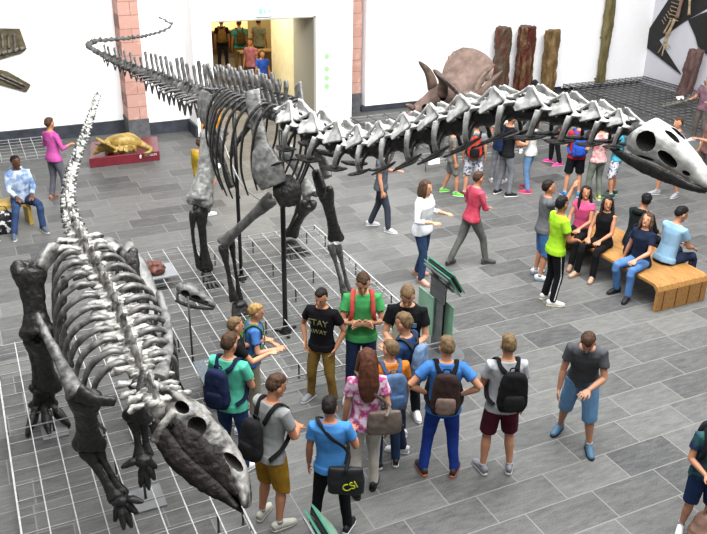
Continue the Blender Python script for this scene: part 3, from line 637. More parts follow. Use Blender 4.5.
longbone('forearm_bone',ay(86,450,6.6),ay(116,498,6.35),.07,BD,edm,EO,hint=vx); longbone('forearm_bone',ay(96,448,6.6),ay(122,494,6.38),.06,BD,edm,EO,hint=vx)
longbone('upper_arm_bone',ay(146,386,6.2),ay(138,416,6.55),.12,BD,edm,EO,hint=vx,prof=FH)
longbone('forearm_bone',ay(134,420,6.55),ay(140,456,6.45),.06,BD,edm,EO,hint=vx); longbone('forearm_bone',ay(143,418,6.55),ay(147,454,6.45),.055,BD,edm,EO,hint=vx)
def hand(w0,u0,v0,fing):
    MB().ball(w0,(.09,.075,.06)).build('wrist_bones',BD,edm,EO,vox=.011,noise=(.01,14))
    for (du,dv,Y) in fing:
        e=ay(u0+du,v0+dv,Y); md=w0.lerp(e,.5)+V((0,0,.02)); MB().loft([w0,w0.lerp(md,.6),md,md.lerp(e,.6),e],[.045,.032,.042,.032,.014],seg=8,sub=2).build('finger',BD,edm,EO,vox=.009,noise=(.004,14))
hand(ay(120,500,6.33),120,500,[(24,2,6.25),(-5,22,6.3),(4,30,6.2),(12,28,6.22),(18,14,6.25)])
hand(ay(143,460,6.4),143,460,[(-22,8,6.4),(-2,28,6.4),(6,30,6.38),(12,20,6.36),(14,8,6.38)])
# ------------------------------------------------------------------ people
HC=dict(blond='8f7446',dblond='66523a',brown='3f2c1f',dark='17120f',black='0c0b0b',auburn='4a2a1c')
SHO={}
def rotx(a): return Matrix.Rotation(a,4,'X')
def shoe(mb,c,ang,s=1.0,mi=(0,1)):
    d=V((math.sin(ang),math.cos(ang),0)); sd=V((d.y,-d.x,0)); c=V(c)
    P=[c+d*a*s for a in (-.075,-.03,.04,.11,.165,.19)]; Rr=[(.030,.05),(.038,.062),(.040,.055),(.044,.042),(.036,.032),(.015,.02)]
    z=[.045,.055,.05,.035,.028,.024]
    P=[p+V((0,0,zz*s)) for p,zz in zip(P,z)]
    mb.loft(P,[(a*s,b*s) for a,b in Rr],hint=sd,seg=12,sub=2,mi=mi[0],zmin=c.z+.012)
    P2=[c+d*a*s+V((0,0,.013*s)) for a in (-.085,-.06,.03,.11,.17,.2)]
    mb.loft(P2,[(.012*s,.013*s),(.038*s,.013*s),(.042*s,.013*s),(.048*s,.013*s),(.038*s,.013*s),(.01*s,.012*s)],hint=sd,seg=12,sub=2,mi=mi[1],sup=.7)
def arm_pts(sh,u,f,s,x):
    u=V((u[0]*x,u[1],u[2])).normalized(); f=V((f[0]*x,f[1],f[2])).normalized()
    el=sh+u*.285*s; wr=el+f*.245*s; return el,wr,u,f
ARMS=dict(down=((.16,.02,-1),(.06,.22,-1)),back=((.2,-.3,-1),(0,.1,-1)),pocket=((.42,-.2,-.9),(-.28,.42,-.8)),strap=((.25,.05,-1),(-.55,.7,.55)),cross=((.25,.3,-1),(-1,.35,.05)),
  clap=((.15,.55,-.75),(-.2,1,.25)),front=((.2,.25,-1),(-.55,.8,-.25)),lap=((.15,.4,-.9),(-.35,.85,-.35)),bent=((.35,.1,-.9),(-.2,.95,.1)),akimbo=((.75,-.25,-.75),(-.7,.35,-.6)),hold=((.15,.5,-.8),(-.25,.9,.3)),prop=((.3,-.1,-1),(.25,.05,-1)),up=((.6,.5,.3),(-.1,.4,1)))
def person(u,v,vt,head,label,top='#222222',top2=None,bot='#222222',bot2=None,hair='brown',style='short',skin='c98f6f',shorts=0,sleeve=.55,arms=('down','down'),lean=0,side=0,twist=0,
           shoes='#eeeeee',sole='#dddddd',hy=0,hp=0,seat=None,fem=0,H=None,group=None,step=0,spread=.1,pos=None,cap=None,pat=None,legs=None,build_=1.0,knees=.12,shoe_u=None,neckless=0,hood=0):
    p=V(pos) if pos else at(u,v)
    h=H or min(1.86,max(1.38,vheight(u,v,vt)))
    s=h/1.70; yaw=-YY-math.radians(head)
    root=empty('person',(p.x,p.y,0),yaw,label,'person',group)
    dep=(p-CAM).dot(fw); vx_=max(.0075,min(.016,dep*.00085)); G={'root':root,'s':s,'yaw':yaw,'p':p}
    dz=0 if seat is None else (seat+.10)-.92*s
    T=Matrix.Translation((0,0,dz+.90*s))@Matrix.Rotation(math.radians(side),4,'Y')@rotx(-math.radians(lean))@Matrix.Rotation(math.radians(-twist),4,'Z')@Matrix.Translation((0,0,-.90*s))
    G['T']=T
    B=build_
    def up(x,y,z): return T@V((x*s,y*s,z*s))
    def ringset(lst,grow): return [up(0,y,z) for z,a,b,y in lst],[((a*B+grow)*s,(b*B+grow)*s) for z,a,b,y in lst]
    sx=(T.to_3x3()@V((1,0,0)))
    TOR=[(.86,.155,.105,-.01),(.93,.16,.108,-.01),(1.02,.145,.098,0),(1.10,.142,.095,.005),(1.2,.155,.105,.005),(1.30,.172,.11,0),(1.375,.175,.098,-.008),(1.42,.12,.078,-.012),(1.455,.07,.065,-.01)]
    if fem: TOR=[(.86,.17,.115,-.01),(.93,.165,.11,-.01),(1.02,.135,.09,0),(1.10,.128,.088,.005),(1.2,.142,.10,.012),(1.30,.155,.112,.012),(1.375,.155,.09,-.005),(1.42,.11,.075,-.012),(1.455,.062,.06,-.01)]
    body=MB(); P,Rr=ringset(TOR,0); body.loft(P,Rr,hint=sx,seg=16)
    # neck and head
    body.loft([up(0,-.01,1.42),up(0,0,1.48),up(0,.012,1.54)],[(.062*s,.06*s),(.052*s,.055*s),(.052*s,.058*s)],hint=sx,seg=12)
    HM=T@Matrix.Translation((0,.012*s,1.50*s))@Matrix.Rotation(math.radians(-hy),4,'Z')@rotx(math.radians(hp))
    def hd(x,y,z): return HM@V((x*s,(y)*s,(z)*s))
    HR=[(-.018,.028,.036,.045),(.0,.046,.058,.032),(.035,.060,.078,.016),(.07,.067,.088,.006),(.105,.071,.094,.0),(.14,.072,.094,-.004),(.17,.064,.084,-.006),(.195,.045,.06,-.008),(.207,.018,.026,-.008)]
    hx=(HM.to_3x3()@V((1,0,0)))
    body.loft([hd(0,y,z) for z,a,b,y in HR],[(a*s,b*s) for z,a,b,y in HR],hint=hx,seg=16,sub=2)
    body.loft([hd(0,.088,.105),hd(0,.104,.075),hd(0,.108,.06),hd(0,.09,.052)],[.009*s,.012*s,.015*s,.012*s],seg=8)
    body.ball(hd(0,.082,.115),(.04*s,.012*s,.01*s),rot=HM.to_3x3()); body.ball(hd(0,.083,.0),(.02*s,.014*s,.014*s),rot=HM.to_3x3())
    for x in (-1,1): body.ball(hd(x*.074,.0,.085),(.012*s,.022*s,.032*s),rot=HM.to_3x3(),seg=8,rings=6)
    # arms
    SHT=MB(); shp=[]
    ew=[]
    for i,x in enumerate((-1,1)):
        ar=arms[i]; ua,fa=ARMS[ar] if isinstance(ar,str) else ar
        sh=up(x*(.172 if not fem else .152)*B,-.005,1.375); el,wr,uu,ff=arm_pts(sh,ua,fa,s,x); ew.append((sh,el,wr))
        k=s*(.92 if fem else 1)*(B*.5+.5)
        body.loft([up(x*.1,-.005,1.38),sh,sh.lerp(el,.35),el,el+(wr-el)*.1,el.lerp(wr,.35),wr],[.05*k,.055*k,.046*k,.038*k,.039*k,.039*k,.026*k],seg=10)
        # hand: palm, four fingers, thumb
        hf=ff; out=V((x,0,0)) if abs(ff.x)<.8 else V((0,0,1)); ps=(out-hf*out.dot(hf)).normalized(); nrm=hf.cross(ps)*x
        if ar in('down','back','prop','pocket','akimbo'): ps=V((0,1,0)); ps=(ps-hf*ps.dot(hf)).normalized(); nrm=V((-x,0,0))
        pe=wr+hf*.085*s
        body.loft([wr-hf*.01*s,wr+hf*.03*s,pe],[(.026*s,.018*s),(.038*s,.016*s),(.041*s,.013*s)],hint=ps,seg=10)
        for q in range(4):
            o=ps*((q-1.5)*.0235*s); Lf=(.066,.078,.072,.056)[q]*s; b=pe+o-hf*.008*s; cv=nrm*(.012+.004*q)*s
            fd=hf+ps*((q-1.5)*.08)
            body.loft([b,b+fd*Lf*.45+cv*.3,b+fd*Lf*.8+cv*1.1,b+fd*Lf*1.0+cv*2],[.0098*s,.009*s,.0085*s,.006*s],seg=6)
        th=wr+hf*.025*s+ps*.03*s*(1 if True else -1)
        body.loft([th,th+ps*.022*s+hf*.02*s+nrm*.006*s,th+ps*.03*s+hf*.045*s+nrm*.014*s,th+ps*.03*s+hf*.065*s+nrm*.02*s],[.013*s,.0115*s,.0105*s,.007*s],seg=6)
    G['ew']=ew
    # legs
    hipz=.90*s+dz; lg=[]
    for i,x in enumerate((-1,1)):
        hp_=V((x*.085*s*B,0,hipz-.02*s))
        if seat is None:
            fx=x*(.085+spread*.5)*s; fy=step*x*s; kn=V(((x*.09+fx/s*.0)*s*.5+fx*.5,fy*.5+knees*.35*s,.49*s)); an=V((fx,fy-.02*s,.085*s))
            fa=math.radians(14)*x
            if legs: kn,an=[V(q)*s for q in legs[i]]
        else:
            tl=.44*s; lx=(x*(.10+spread*.4))*s
            kn=V((lx,tl,seat+.06)); an=V((lx*1.05,tl+.06*s*(1 if legs is None else legs[i][0]),.085*s)); fa=math.radians(10)*x
            if legs is not None: an=V((lx*1.0+legs[i][1]*s,tl+legs[i][0]*s,.085*s))
        lg.append((hp_,kn,an,fa))
        body.loft([hp_,hp_.lerp(kn,.3),hp_.lerp(kn,.7),kn,kn.lerp(an,.12),kn.lerp(an,.35),kn.lerp(an,.75),an],[.085*s,.08*s,.062*s,.053*s,.052*s,.056*s,.038*s,.034*s],hint=(1,0,0),seg=12)
        body.loft([an,an+V((math.sin(fa)*.06,math.cos(fa)*.06,-.03))*s,an+V((math.sin(fa)*.15,math.cos(fa)*.15,-.055))*s],[(.034*s,.034*s),(.034*s,.026*s),(.03*s,.014*s)],hint=(1,0,0),seg=10)
    body.loft([V((0,0,hipz-.10*s)),V((0,0,hipz)),V((0,-.0,hipz+.08*s))],[(.09*s,.07*s),(.15*s*B,.10*s),(.14*s*B,.09*s)],hint=(1,0,0),seg=14)
    bo=body.build('body',skinm(skin),root,vox=vx_*.82,sm=1)
    # top
    cl=MB(); T2=TOR[:] ; gr=.016
    if hood: gr=.03
    P,Rr=ringset(T2[:-1]+[(1.445,.085,.072,-.01)],gr); cl.loft(P,Rr,hint=sx,seg=18)
    cl.loft([up(0,-.01,.84),up(0,-.01,.92)],[((.165*B+.034)*s,(.11+.034)*s),((.165*B+.026)*s,(.11+.026)*s)],hint=sx,seg=18)
    for i,x in enumerate((-1,1)):
        sh,el,wr=ew[i]; k=s*(.92 if fem else 1)
        if sleeve>0:
            if sleeve<=1: pts=[up(x*.09,-.005,1.375),sh,sh.lerp(el,sleeve*.6),sh.lerp(el,sleeve)]; rr=[.06*k,.07*k,.064*k,.066*k]
            else: pts=[up(x*.09,-.005,1.375),sh,sh.lerp(el,.5),el,el.lerp(wr,.5),el.lerp(wr,min(1,sleeve-1)-.03)]; rr=[.06*k,.07*k,.058*k,.054*k,.05*k,.042*k]
            cl.loft(pts,rr,seg=12)
    tm=cloth(top,top2) if not pat else pat
    to=cl.build('shirt' if not hood else 'jacket',tm,root,vox=vx_*1.15,noise=(.006*s,9,(1,1,.6)))
    if hood: MB().loft([up(-.1,-.06,1.44),up(-.05,-.13,1.42),up(.05,-.13,1.42),up(.1,-.06,1.44)],[.03*s,.055*s,.055*s,.03*s],seg=10,sub=3).build('hood',tm,to,vox=vx_)
    # bottoms
    bt=MB(); bt.loft([V((0,-.005,hipz-.12*s)),V((0,-.005,hipz-.04*s)),V((0,-.005,hipz+.03*s)),V((0,0,hipz+.08*s))],[(.11*s,.085*s),(.168*s*B,.115*s),(.165*s*B,.113*s),(.152*s*B,.105*s)],hint=(1,0,0),seg=16)
    for (hp_,kn,an,fa) in lg:
        if shorts: 
            e=hp_.lerp(kn,min(1,shorts)) if shorts<=1 else kn.lerp(an,shorts-1)
            pts=[hp_,hp_.lerp(kn,.5)]; rr=[.105*s,.10*s]
            if shorts>1: pts+=[kn]; rr+=[.088*s]
            pts+=[e]; rr+=[.09*s]
        else: pts=[hp_,hp_.lerp(kn,.4),kn,kn.lerp(an,.4),an+V((0,0,-.015*s))]; rr=[.10*s,.088*s,.068*s,.062*s,.056*s]
        bt.loft(pts,rr,hint=(1,0,0),seg=12,sub=2)
    bt.build('shorts' if shorts else 'trousers',cloth(bot,bot2) if isinstance(bot,str) else bot,root,vox=vx_*1.15,noise=(.007*s,9,(1,1,.5)))
    for i,(hp_,kn,an,fa) in enumerate(lg):
        sm=MB(); shoe(sm,(an.x,an.y,0),fa*1.3,s); sm.build('shoe',[mat('shoe'+shoes,shoes,shoes,rough=.6),mat('sole'+sole,sole,sole,rough=.7)],root,smooth=True)
        if shorts: MB().loft([(an.x,an.y,.09*s),(an.x,an.y,.125*s)],.04*s,hint=(1,0,0),seg=12).build('sock',mat('sock','8d8f92','8d8f92'),root,smooth=True)
    # hair
    hm=mat('hair_'+HC.get(hair,hair),HC.get(hair,hair),None,rough=.55,scale=30,bump=.6,spec=.4) if False else hairm(HC.get(hair,hair))
    rnd=random.Random(int(u*7+v)); ph=rnd.random()*9
    def hf(d):
        if d.y>.25 and d.z<.42+.1*math.sin(d.x*5): return .8
        if d.z<-.35 and (d.y>-.35 or d.z<-.72): return .8 if style!='long' else 1.0
        if abs(d.x)>.75 and d.y>-.05 and d.z<.1 and style!='long': return .85
        return 1.0+(.05 if style!='buzz' else 0)*mn.noise(d*5+V((ph,0,0)))+(.07 if d.z>.5 and style=='short' else 0)
    g=1.0 if style!='buzz' else .96
    hb=MB().ball(hd(0,-.008,.118),(.084*s*g,.109*s*g,.104*s*g),rot=HM.to_3x3(),seg=20,rings=14,fn=hf)
    if style=='long':
        hb.loft([hd(0,-.04,.16),hd(0,-.07,.08),hd(0,-.09,-.02),hd(0,-.10,-.13),hd(0,-.09,-.24),hd(0,-.08,-.32)],[(.075*s,.055*s),(.088*s,.06*s),(.10*s,.055*s),(.11*s,.045*s),(.09*s,.035*s),(.05*s,.02*s)],hint=hx,seg=14,sub=2)
        for x in (-1,1): hb.loft([hd(x*.055,.01,.18),hd(x*.086,.01,.1),hd(x*.096,.02,.0),hd(x*.10,.03,-.12),hd(x*.09,.04,-.22)],[(.03*s,.03*s),(.02*s,.045*s),(.025*s,.04*s),(.03*s,.035*s),(.012*s,.015*s)],hint=hx,seg=8,sub=2)
    if style=='bob':
        hb.loft([hd(0,-.04,.16),hd(0,-.06,.06),hd(0,-.06,-.03),hd(0,-.05,-.08)],[(.08*s,.06*s),(.095*s,.07*s),(.10*s,.07*s),(.07*s,.05*s)],hint=hx,seg=14,sub=2)
        for x in (-1,1): hb.loft([hd(x*.05,.02,.18),hd(x*.082,.02,.1),hd(x*.09,.02,.0),hd(x*.085,.02,-.06)],[(.03*s,.03*s),(.025*s,.04*s),(.03*s,.04*s),(.02*s,.02*s)],hint=hx,seg=8,sub=2)
    hb.build('hair',hm,root,vox=max(.009,vx_*.9),sm=1,noise=(.006*s,22 if style=='short' else 14))
    if cap:
        cb=MB().ball(hd(0,-.004,.135),(.088*s,.108*s,.09*s),rot=HM.to_3x3(),seg=16,rings=10,fn=lambda d: 1.0 if d.z>0 else .8)
        cb.loft([hd(0,.07,.14),hd(0,.12,.135),hd(0,.16,.125)],[(.07*s,.01*s),(.065*s,.008*s),(.03*s,.006*s)],hint=hx,seg=12); cb.build('cap',cloth(cap),root,smooth=True)
    if dep<14:
        em=mat('eye_dark','15100d','15100d',rough=.2); lm=mat('lip_'+skin,'a5604f' if skin>'8' else '5b3027',None,rough=.5)
        for x in (-1,1): MB().ball(hd(x*.031,.083,.098),(.011*s,.008*s,.007*s),rot=HM.to_3x3(),seg=8,rings=6).build('eye',em,root,smooth=True)
        MB().ball(hd(0,.088,.03),(.022*s,.008*s,.006*s),rot=HM.to_3x3(),seg=8,rings=6).build('mouth',lm,root,smooth=True)
    G['up']=up; G['hd']=hd; G['shirt']=to; G['lg']=lg
    return G
def hairm(h):
    c=[int(h[i:i+2],16) for i in (0,2,4)]; h2='%02x%02x%02x'%tuple(int(min(255,x*1.22+6)) for x in c)
    return mat('hair_'+h,h,h2,rough=.65,scale=35,bump=.5,spec=.2,stretch=(1,1,.25))
def toworld(G,q): 
    return Matrix.Translation((G['p'].x,G['p'].y,0))@Matrix.Rotation(G['yaw'],4,'Z')@V(q)
def backpack(G,col,col2,label,w=.28,h=.42,d=.15,z=1.16,back=.12,pocket=None,strap=None,group=None,skew=0,one=False):
    """pack on the wearer's back; body, pocket, handle, two straps"""
    s=G['s']; up=G['up']; W=Matrix.Translation((G['p'].x,G['p'].y,0))@Matrix.Rotation(G['yaw'],4,'Z')
    u2=lambda x,y,z_: W@up(x,y,z_)
    base=u2(skew,-back-d/2,z-h/2); root=empty('backpack',base,0,label,'backpack',group)
    sx=(u2(1,0,1)-u2(0,0,1)).normalized(); sy=(u2(0,1,1)-u2(0,0,1)).normalized()
    zs=[(-.5,.55,.5),(-.46,.9,.85),(-.3,1.05,1.1),(0,1.0,1.0),(.3,.9,.85),(.45,.7,.65),(.5,.4,.4)]
    MB().loft([u2(skew,-back-d/2,z+h*a) for a,_,_ in zs],[(w/2*b*s,d/2*c*s) for _,b,c in zs],hint=sx,seg=20,sub=2,sup=.7).build('pack_body',cloth(col,scale=14),root,base,vox=.012,noise=(.006,12))
    pz=[(-.42,.6,.6),(-.36,.95,1),(-.2,1,1.1),(-.04,.9,.9),(.0,.6,.5)]
    MB().loft([u2(skew,-back-d*.92,z+h*a) for a,_,_ in pz],[(w*.36*b*s,d*.32*c*s) for _,b,c in pz],hint=sx,seg=16,sub=2,sup=.7).build('pocket',cloth(pocket or col2),root,base,vox=.01,noise=(.003,14))
    sc_=cloth(strap or col2)
    MB().loft([u2(skew-.04,-back-.02,z+h*.48),u2(skew-.03,-back-.03,z+h*.56),u2(skew+.03,-back-.03,z+h*.56),u2(skew+.04,-back-.02,z+h*.48)],.008*s,seg=6,sub=3).build('carry_loop',sc_,root,base,smooth=True)
    for x in ((-1,1) if not one else (1,)):
        pts=[(x*.06+skew*.5,-back-.01,z+h*.42),(x*.085,-.105,1.40),(x*.105,-.02,1.462),(x*.112,.085,1.40),(x*.12,.142,1.28),(x*.135,.135,1.17),(x*.175,.06,1.08),(x*.185,-.04,1.0),(x*.13,-back-.01,z-h*.42)]
        MB().loft([u2(*q) for q in pts],[(.026*s,.007*s)]*len(pts),hint=sx,seg=8,sub=4).build('strap',sc_,root,base,smooth=True)
    return root
# ------------------------------------------------------------------ the visitors
def tiedye():
    m=mat('tie_dye','b0467e','e9d3e2',rough=.9,scale=16,contrast=(.42,.58)); return m
def plaid():
    return mat('plaid_cloth','e8e8ec','5f6b8c',rough=.9,scale=22,contrast=(.5,.56))
A_=ARMS
# the group of teenagers
g=person(322,401,289,200,'boy in black tee with pale lettering and khaki trousers, thumbs in pockets',top='15151a',bot='9a7a3c',bot2='7f6430',hair='dark',skin='c58c69',arms=('pocket','pocket'),shoes='#8d8f96',sole='#d8d8d8',spread=.16,hp=-12)
SW=lambda G,q: toworld(G,q)
def print_on(G,body,size,z,y,m,dx=0,back=False):
    R=Matrix.Rotation(PI/2,3,'X') if back else Matrix.Rotation(PI,3,'Z')@Matrix.Rotation(PI/2,3,'X')
    return text(body,size*G['s'],m,'shirt_print',G['shirt'],G['up'](dx,y,z),R,ext=.002)
OL=mat('print_olive','8f9060','7b7c52')
print_on(g,'STAY',.12,1.28,.148,OL); print_on(g,'AWAY',.085,1.15,.142,OL)
g=person(360,398,272,178,'boy in bright green tee with folded arms and coral red backpack straps',top='4fae66',top2='439a58',bot='2a3a5c',hair='brown',skin='cf9a78',arms=('cross','cross'),hp=-22,H=1.74,spread=.1)
backpack(g,'#d2504a','#b8433f','coral red backpack worn by the boy in the green tee',strap='#d9534c')
g=person(402,414,277,188,'tall boy in black tee with blue and cream print, looking down',top='16171b',bot='23262e',hair='dblond',skin='cf9a78',arms=('front','front'),hp=-28,H=1.76,spread=.14)
MB().loft([g['up'](.10,.14,1.30),g['up'](.10,.145,1.23),g['up'](.10,.145,1.08)],[(.012,.006),(.04,.008),(.045,.008)],hint=(1,0,0),seg=10).build('shirt_print',mat('print_cream','b9b9a4','a5a590'),g['shirt'])
MB().box(g['up'](-.04,.142,1.27),(.16,.01,.05)).build('shirt_print',mat('print_blue','5b86ad','5b86ad'),g['shirt'])
g=person(400,443,315,300,'blond boy in navy tee with pale denim backpack, seen from the side',top='2b4a78',bot='26334d',hair='dblond',skin='d09a7a',arms=('strap','strap'),spread=.12,shoes='#e8e8e8',hp=-8,step=.08)
backpack(g,'#7f9dc4','#6b88ae','pale denim blue backpack on the blond boy in the navy tee',w=.27,h=.44,strap='#3a3d44')
g=person(364,490,343,352,'woman with long auburn hair, pink tie-dye top and white trousers',pat=tiedye(),bot='d9d4ca',bot2='c4beb3',hair='auburn',style='long',skin='cb9474',arms=('down','back'),fem=1,H=1.70,shoes='#1c1c1f',sole='#111111',hp=-8,spread=.04,step=.06)
bgm=mat('taupe_hide','6f6258','5b5048',rough=.6,scale=12,bump=.3)
def shoulder_bag(G,label,x,y,z,w,h,d,m,sm,x2=-.1,flap=True,wr=None):
    W=Matrix.Translation((G['p'].x,G['p'].y,0))@Matrix.Rotation(G['yaw'],4,'Z'); u2=lambda a,b,c: W@G['up'](a,b,c); s=G['s']
    base=u2(x,y,z-h/2); root=empty('shoulder_bag',base,0,label,'bag')
    sx=(u2(0,1,1)-u2(0,0,1)).normalized() if abs(x)>abs(y) else (u2(1,0,1)-u2(0,0,1)).normalized()
    b=MB().loft([u2(x,y,z+h*a) for a in (-.5,-.42,-.1,.3,.48,.5)],[(w/2*k*s,d/2*k2*s) for k,k2 in ((.8,.7),(.98,1.1),(1,1.1),(.95,.8),(.9,.5),(.8,.4))],hint=sx,seg=20,sub=2,sup=.6).build('bag_body',m,root,base,vox=.01,noise=(.006,9))
    sg=1 if x>0 else -1
    MB().loft([u2(x,y-.07,z+h*.45),u2(sg*.2,-.13,1.15),u2(sg*.02,-.135,1.33),u2(x2,-.05,1.465),u2(x2-.01*sg,.06,1.45),u2(sg*.03,.145,1.28),u2(sg*.17,.11,1.1),u2(x,y+.07,z+h*.45)],[(.018,.005)]*8,hint=sx,seg=8,sub=4).build('strap',sm,root,base,smooth=True)
    return root,b,u2
shoulder_bag(g,'taupe brown shoulder bag at the side of the auburn haired woman',.16,-.17,.98,.36,.26,.10,bgm,bgm,x2=-.09)
g=person(386,464,342,345,'boy in orange tee and jeans with slate blue backpack, seen from behind',top='d9822f',top2='c47229',bot='2f4566',hair='dblond',skin='cf9a78',arms=('bent','down'),hy=-30,shoes='#23262b',sole='#e0e0e0',spread=.06)
backpack(g,'#5f7fa8','#52709a','slate blue backpack on the boy in the orange tee',w=.31,h=.46,strap='#4d6a91')
g=person(438,472,338,2,'boy in blue tee and royal blue jeans with brown backpack, feet turned out',top='4a86cf',top2='3f77bb',bot='2646a0',bot2='20398a',hair='dblond',skin='cf9574',arms=('akimbo','akimbo'),H=1.67,hy=-12,hp=-8,shoes='#3b3632',sole='#c46a4a',spread=.17)
backpack(g,'#3d2c29','#5a4742','brown and black backpack over the blue tee',w=.30,h=.48,pocket='#8c766c',strap='#1d1c1e')
g=person(495,470,337,356,'boy in light grey tee and maroon shorts with black backpack',top='b9bcbf',top2='a7aaad',bot='5a1f30',bot2='4a1827',hair='dblond',skin='c58e6e',shorts=.93,arms=('front','down'),H=1.68,shoes='#8f9099',sole='#c9c9c9',spread=.13,hp=-4)
backpack(g,'#1a1a1c','#232325','plump black backpack worn over a light grey tee',w=.31,h=.46,skew=.04)
g=person(331,528,398,4,'dark haired boy in sky blue tee and black jeans, back to the camera',top='4f93d8',top2='4385c8',bot='16181e',hair='dark',style='short',skin='b97c5c',arms=('down','bent'),H=1.52,shoes='#1c1d20',sole='#e8e8e8',spread=.2,hp=-10,side=-2)
r,b,u2=shoulder_bag(g,'black messenger bag with yellow letters hanging at the sky blue tee',.17,-.19,.84,.40,.32,.13,mat('black_nylon','17181b','202226',rough=.6),mat('black_web','121214','121214'),x2=-.11)
M=Matrix.Rotation(g['yaw'],3,'Z')
text('CSI',.11,mat('print_yellow','d8e03a','d8e03a'),'lettering',b,u2(.22,-.275,.82)-u2(.17,-.19,.68),M@Matrix.Rotation(math.radians(-28),3,'Y')@Matrix.Rotation(PI/2,3,'X'),ext=.002)
g=person(272,522,373,40,'boy in grey tee and mustard shorts with a dark sling pack, side on',top='9a9c9c',top2='878989',bot='a67e26',bot2='8f6b1e',hair='brown',skin='c08564',shorts=1.1,arms=('front','front'),H=1.68,shoes='#c9c8bc',sole='#bdbcb2',lean=6,hp=-14,hy=20,spread=.08)
backpack(g,'#232326','#1c1c1e','dark charcoal backpack of the boy in mustard shorts',w=.26,h=.42,z=1.08,skew=-.06)
g=person(235,468,345,20,'boy in mint green tee and jeans with navy backpack beside the lowered skull',top='5fc9ac',top2='52b79b',bot='2b4470',hair='brown',skin='c98f6f',arms=('down','front'),H=1.66,hp=-10,hy=10,spread=.1)
backpack(g,'#1f2a4c','#1a2342','navy blue backpack on the mint green tee',w=.28,h=.46,skew=-.05)
g=person(240,428,321,70,'boy in black tee clapping his raised hands beside the grid',top='17181c',bot='2a2c33',hair='dblond',skin='cf9a78',arms=('clap','clap'),H=1.46,hp=0,spread=.1)
g=person(254,412,304,80,'blond boy in blue tee and beige trousers with a green backpack, by the iron pole',top='4b7fc6',bot='a39b85',bot2='8f8873',hair='blond',skin='cb9474',arms=('front','bent'),H=1.46,lean=6,spread=.1)
backpack(g,'#5f8f45','#527d3b','grass green backpack of the blond boy in blue tee',w=.26,h=.40)
# around the bench
g=person(549,302,197,75,'man in lime green tee and black track trousers with white stripe',top='a9dc2f',top2='98cc28',bot='15161a',hair='black',skin='a8704e',arms=('down','front'),H=1.72,hp=6,hy=-15,spread=.08,shoes='#e8e8e8',sole='#d7c9a8')
for x,(hp_,kn,an,fa) in zip((-1,1),g['lg']):
    MB().loft([hp_+V((x*.098,0,-.05)),kn+V((x*.072,0,0)),an+V((x*.058,0,.03))],[(.008,.008)]*3,seg=6).build('stripe',mat('stripe_white','d8d8d8','d8d8d8'),g['root'])
g=person(538,277,185,85,'young man in grey tee and denim shorts standing behind the lime green tee',top='6b6d70',top2='5c5e61',bot='4a76ab',bot2='3f6797',hair='dark',skin='c08563',shorts=1.15,arms=('down','up'),H=1.66,hp=10,shoes='#dfe1e4',sole='#5d7390',spread=.1)
def bench(name,A,B,wd,h,label,m,m2,group=None,th=.05):
    A=V(A);B=V(B); d=(B-A).normalized(); n=V((-d.y,d.x,0)); A.z=B.z=0; root=empty(name,A,0,label,'bench',group)
    L=(B-A).length; pf=[(0,0),(0,h-.1),(.03,h-.03),(.1,h),(L-.1,h),(L-.03,h-.03),(L,h-.1),(L,0),(L-th,0),(L-th,h-.12),(L-.12,h-th),(.12,h-th),(th,h-.12),(th,0)]
    mb=MB(); mb.prism([A+d*a+V((0,0,z)) for a,z in pf],n*wd); mb.build('seat_shell',m,root,A,bevel=.006)
    k=MB()
    for q in range(1,9): k.box2((0,0,0),(0,0,0)) if False else None
    for q in range(4):
        c=A+n*(wd*(q+.5)/4)+d*(-.004)+V((0,0,h*.42)); k.box(c,(abs(d.x)*.006+abs(n.x)*.005+.004,abs(d.y)*.006+abs(n.y)*.005+.004,h*.7))
    k.build('groove',m2,root,A)
    return root
OAK=mat('oiled_oak','b98a50','9a6c39',rough=.5,scale=5,stretch=(6,.8,6),bump=.15); OAKD=mat('oak_edge','6d4420','5c3819',rough=.5)
bench('wooden_bench',(8.86,7.86,0),(8.86,10.35,0),-1.02,.44,'long honey coloured wooden bench with rounded ends under the seated visitors',OAK,OAKD)
SX=-.0
def sit(x,y,rot,label,**k): # rot in degrees, world heading of the body (0 = +Y)
    q=V((x,y,0)); uv=proj(q); return person(uv[0],uv[1],0,-rot-math.degrees(YY),label,seat=.44,pos=(x,y,0),**k)
sit(9.13,8.58,105,'woman in navy polo and blue jeans seated at the end of the bench',top='1d2840',bot='5a83b8',bot2='4a73a8',hair='brown',style='bob',skin='c98f70',arms=('lap','prop'),fem=1,H=1.66,shoes='#1c1c20',sole='#151515',hp=22,hy=-12,legs=((.0,0),(-.12,0)))
sit(9.10,9.42,112,'long haired girl in black top and black trousers seated mid bench',top='141416',bot='131316',hair='dark',style='long',skin='b87f5f',sleeve=0,arms=('lap','lap'),fem=1,H=1.62,shoes='#b5937c',sole='#8a6d5a',hy=-35,hp=12)
sit(9.12,9.98,115,'long haired girl in pink top beside the girl in black',top='d2557f',top2='c04a72',bot='16171b',hair='dark',style='long',skin='b87f5f',sleeve=.3,arms=('lap','lap'),fem=1,H=1.62,shoes='#a8866f',sole='#7d6250',hy=-30,hp=10,legs=((.12,0),(-.02,0)))
sit(9.60,8.52,-88,'man in pale blue shirt on the bench with his back turned',top='8fb4cf',top2='82a6c1',bot='2a3550',hair='black',skin='b98262',arms=('lap','lap'),H=1.76,lean=12,hp=-6,hy=20)
g=sit(9.58,9.2,-80,'man in black hooded jacket and dark cap on the bench, back turned',top='1a2224',top2='141b1d',bot='23262d',hair='black',skin='b98262',sleeve=1.9,arms=('lap','lap'),H=1.72,lean=10,hood=1,hy=-35,cap='#1a1c20')
